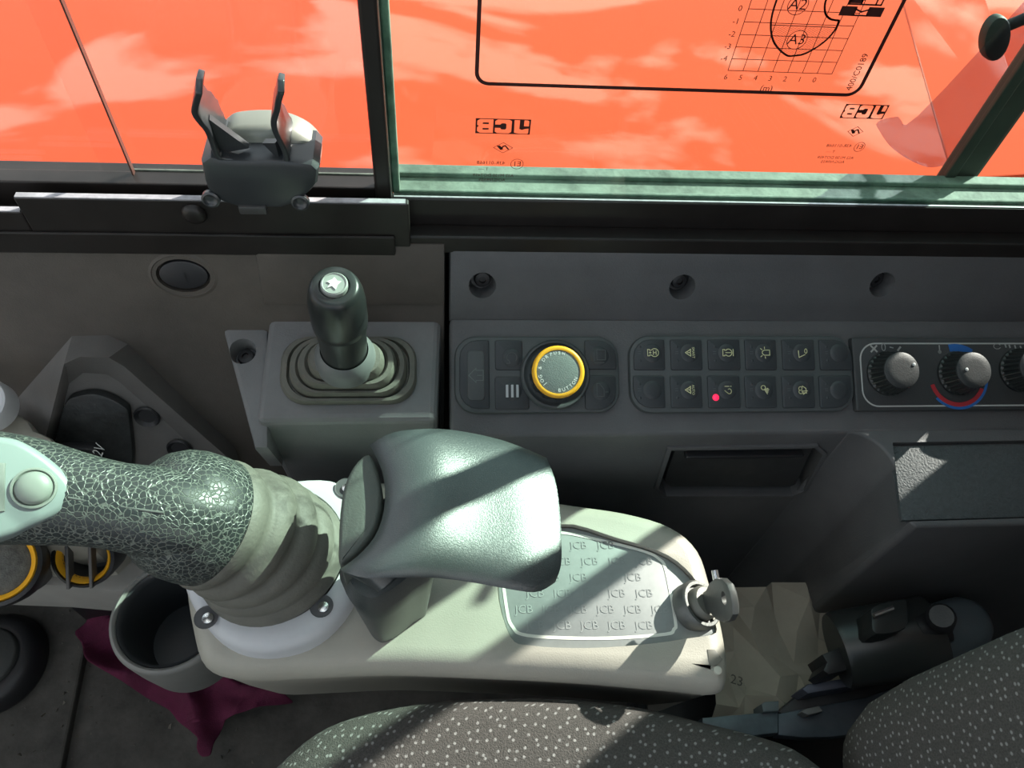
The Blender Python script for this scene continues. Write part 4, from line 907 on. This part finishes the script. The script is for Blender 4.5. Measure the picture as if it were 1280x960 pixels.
# steel rails
def plank(pts_px, z0, z1, name, m_, par):
    fr_ = flat(z1); mb = MB(); mb.slab(fr_, ccw(fr_.poly(pts_px)), z0 - z1, 0, .001); return mb.build(name, m_, par, 30)
rl = thing('seat_rail', 'blue-grey steel seat slide rail beside the paper', 'seat rail', Z(980, 900, .47))
plank([(878, 897), (973, 889), (973, 916), (930, 921), (878, 905)], .50, .515, 'rail_end', M_rail, rl)
plank([(973, 892), (1080, 872), (1130, 855), (1130, 910), (1040, 921), (1005, 922), (973, 919)], .50, .512, 'rail', mat('rail_dark', (.07, .085, .105), .45, metal=.3, var=.2, vscale=40), rl)
plank([(972, 890), (1008, 860), (1120, 838), (1200, 815), (1200, 835), (1120, 866), (1030, 890), (985, 895)], .49, .508, 'rail_cheek', mat('rail_black', (.03, .03, .034), .5), rl)
plank([(1003, 861), (1010, 855), (1120, 838), (1200, 818), (1200, 824), (1120, 848), (1010, 867)], .505, .530, 'rail_lip', mat('rail_blue', (.10, .11, .15), .45, metal=.2), rl)
plank([(952, 880), (956, 877), (974, 876), (974, 889), (954, 890)], .50, .520, 'bolt_tab', mat('tab', (.12, .15, .16), .5), rl)
plank([(1002, 890), (1006, 886), (1024, 882), (1029, 889), (1010, 894)], .51, .522, 'clip', mat('clip', (.16, .16, .16), .5), rl)
# connector in a bent steel clip
cn = thing('wiring_connector', 'black wiring connector held in a bent plastic sleeve', 'connector', Z(1110, 800, .50))
c_a = Z(1052, 812, .555); c_b = Z(1166, 792, .565); d_ = (c_b - c_a)
fr = Frame(c_a, (0, 0, 1), d_); Ln = d_.length
prof_ = ell(0, 0, .021, .030, 28)
m = MB(); m.loft([[fr.pt(a, b, -.004) for a, b in inset(prof_, .002)], [fr.pt(a, b, 0) for a, b in prof_], [fr.pt(a, b, Ln) for a, b in prof_], [fr.pt(a, b, Ln) for a, b in inset(prof_, .0025)], [fr.pt(a, b, Ln - .02) for a, b in inset(prof_, .003)]], True, True); m.build('sleeve', M_gloss, cn, 50)
m = MB(); tf = flat(.60); m.slab(tf, ccw(tf.poly(crom([(1090, 772), (1092, 758), (1120, 750), (1130, 749), (1134, 756), (1132, 785), (1095, 792)], 3))), -.03, 0, .001); tb = m.build('tab', M_gloss, cn)
m = MB(); m.tube([Z(1092, 769, .603), Z(1116, 760, .603)], .0018, 8); m.build('tab_slot', M_chrome, tb)
plank([(1028, 818), (1052, 808), (1062, 822), (1058, 838), (1036, 843), (1029, 838), (1034, 828)], .53, .56, 'plug', M_black, cn)
m = MB(); m.tube([fr.pt(.006, -.002, Ln - .015), fr.pt(.010, -.004, Ln + .006)], [.016, .0145], 18); m.build('plug', M_black, cn)
p_a = fr.pt(.012, -.004, Ln + .002); p_b = Z(1177, 770, .60); m = MB(); k_ = 9
m.tube([p_a.lerp(p_b, i / k_) for i in range(k_ + 1)], [.0085 if i % 2 else .0105 for i in range(k_ + 1)], 16); m.build('ribbed_cable', M_black, cn, 30)
# grey bottle-like cylinder behind
bo = thing('grey_canister', 'blue-grey round-ended canister lying behind the connector', 'canister', Z(1200, 790, .50))
fr = Frame(Z(1140, 806, .53), (0, 0, 1), Z(1222, 774, .53) - Z(1140, 806, .53)); LL = (Z(1222, 774, .53) - Z(1140, 806, .53)).length
m = MB(); m.lathe(fr, [(.024, -.02), (.024, LL * .6), (.0225, LL * .85), (.017, LL * .98), (.008, LL * 1.05), (.001, LL * 1.06)], 36, True, True); m.build('shell', mat('canister_plastic', (.10, .13, .15), .4), bo, 60)
m = MB(); m.lathe(fr, [(.0244, LL * .0), (.0248, .004), (.0244, .008)], 36); m.build('band', M_black, bo)

# ================================================================== SEAT
se = thing('operator_seat', 'dark flecked fabric operator seat beside the joystick pod', 'seat', (.1, -.1, FLOOR))
sz = .628
arc = [(318, 990), (350, 955), (395, 918), (440, 898), (500, 883), (560, 876), (640, 873), (700, 874), (760, 879), (820, 889), (880, 904), (940, 919), (990, 936), (1030, 965)]
sp3 = [(Z(x, y, sz).x, Z(x, y, sz).y) for x, y in crom(arc, 3, False)]
x_r = sp3[-1][0]; x_l = sp3[0][0]
sp3 += [(x_r + .012, sp3[-1][1] - .04), (x_r + .015, -.30), (x_r - .03, -.37), (.05, -.39), (x_l + .03, -.37), (x_l - .03, -.30), (x_l - .03, .0)]
sp3 = ccw(sp3)
sgx = sum(p[0] for p in sp3) / len(sp3); sgy = -.13
def shr(k_, z_): return [(sgx + (x - sgx) * k_, sgy + (y - sgy) * k_, z_) for x, y in sp3]
m = MB(); m.loft([ring_xy(sp3, .03, .46), ring_xy(sp3, .006, .54), ring_xy(sp3, .002, .605), ring_xy(sp3, 0, sz), shr(.988, sz + .009), shr(.965, sz + .016), shr(.93, sz + .020), shr(.83, sz + .022), shr(.4, sz + .022)])
m.build('cushion', M_fab, se, 60)
m = MB(); m.box((-.10, -.30, FLOOR), (.17, .04, .47)); m.build('pedestal', M_black, se, 0, bevel=.01)
m = MB(); m.box((.18, -.2, FLOOR), (.56, .17, .40)); m.build('seat_base', M_black, se, 0, bevel=.01)
b_lo = Z(1060, 915, .635); b_hi = Z(1290, 782, .79); up = (b_hi - b_lo); up.y = 0; up.normalize()
rightv = Vec((0, 1, 0)); fwd = up.cross(rightv)
if fwd.x > 0: fwd = -fwd
BH = .62; yb1 = b_lo.y + .022; yb0 = -.42
m = MB(); rings = []
def bring(hh, e, yoff=0):
    o = Vec((b_lo.x, 0, b_lo.z)) + up * hh
    pl = rrect(yb0 + e, -.13 + e, yb1 - e + yoff, 0.0 - e * .6, .035, 6)
    return [o + rightv * a + fwd * b for a, b in pl]
lv_ = [(-.045, .045, 0), (-.038, .022, 0), (-.02, .008, 0), (.005, .001, 0), (.04, 0, .003), (.12, 0, .006), (.3, 0, .006), (.5, 0, .0), (.58, .012, -.01), (.61, .035, -.02)]
m.loft([bring(*q) for q in lv_]); m.build('backrest', M_fab, se, 60)

# ================================================================== PHONE HOLDER
hy = .362
ph = thing('phone_holder', 'black two-pronged phone holder clamped to the window sill plate', 'phone holder', Y(322, 262, hy))
HY = Frame((0, hy, 0), (1, 0, 0), (0, -1, 0))
hb_px = [(250, 205), (262, 196), (276, 200), (300, 201), (350, 201), (370, 203), (390, 206), (398, 214), (396, 232), (388, 242), (372, 256), (352, 262), (300, 262), (276, 254), (258, 238), (254, 226)]
m = MB(); m.slab(HY, ccw([HY.loc(*p, .012) for p in hb_px]), -.018, .012, .004); m.build('clamp_body', M_hold, ph, 40)
for q in ((268, 232), (378, 236)):
    fr = Frame(HY.pt(*HY.loc(*q), .010), (1, 0, 0), (0, -1, .15)); m = MB(); m.lathe(fr, [(.0052, 0), (.0052, .003), (.004, .0035), (.003, .002), (.001, .002)], 20, False, True); m.build('clamp_bolt', M_hold, ph, 60)
m = MB(); a, b_ = HY.loc(316, 261, .012); m.slab(HY, rrect(a - .008, b_ - .0035, a + .008, b_ + .0025, .001, 2), .010, .0135, .001); m.build('release_tab', mat('tab_grey', (.06, .06, .06), .4), ph)
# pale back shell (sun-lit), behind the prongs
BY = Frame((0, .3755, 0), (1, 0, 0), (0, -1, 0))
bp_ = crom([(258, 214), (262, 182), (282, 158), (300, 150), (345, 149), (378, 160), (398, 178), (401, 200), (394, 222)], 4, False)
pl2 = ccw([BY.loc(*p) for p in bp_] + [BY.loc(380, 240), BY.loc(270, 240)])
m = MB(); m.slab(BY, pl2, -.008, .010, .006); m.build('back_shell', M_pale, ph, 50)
# prongs: bent straps with depth along the view, made as thick ribbons
def strap(pts, wid, th, name):
    # pts: pixel path on the holder plane, ribbon runs back towards the glass
    p3 = [HY.pt(*HY.loc(x, y, h), h) for x, y, h in pts]
    back = [p + Vec((0, w_, .004)) for p, w_ in zip(p3, wid)]
    mb = MB(); mb.add(p3 + back, [(i, i + 1, len(p3) + i + 1, len(p3) + i) for i in range(len(p3) - 1)])
    return mb.build(name, M_hold, ph, 50, .0008, 0, th, 0)
strap(crom([(300, 203, .010), (274, 199, .011), (266, 182, .013), (259, 165, .017), (250, 154, .022), (243, 143, .026), (245, 130, .03), (249, 117, .033)], 3, False), [.030] * 3 + [.028] * 3 + [.026] * 3 + [.024] * 3 + [.022] * 3 + [.020] * 3 + [.016] * 3 + [.006], .0032, 'prong')
strap(crom([(352, 204, .010), (358, 200, .011), (354, 186, .013), (345, 168, .017), (342, 154, .022), (346, 140, .026), (348, 128, .03), (352, 115, .033)], 3, False), [.026] * 3 + [.026] * 3 + [.024] * 3 + [.022] * 3 + [.020] * 3 + [.018] * 3 + [.012] * 3 + [.004], .0032, 'prong')
def web(tri, name):
    pz = [HY.pt(*HY.loc(x, y, h), h) for x, y, h in tri]; n_ = (pz[1] - pz[0]).cross(pz[2] - pz[0]).normalized() * .0018
    mb = MB(); mb.loft([[p - n_ for p in pz], [p + n_ for p in pz]]); mb.build(name, M_hold, ph, 0)
web([(262, 146, .012), (311, 182, .004), (277, 188, .004)], 'gusset'); web([(330, 176, .004), (346, 176, .010), (352, 198, .006)], 'gusset')
# bolt on the sill plate
fr = Frame(Y(243, 267, .3675), (1, 0, 0), (0, -1, 0)); m = MB(); m.lathe(fr, [(.0075, 0), (.007, .002), (.0045, .0035), (.001, .0038)], 24, True, True)
tag(m.build('sill_bolt', M_steel_blk, None, 60), 'domed black bolt on the sill plate beside phone holder', 'bolt')
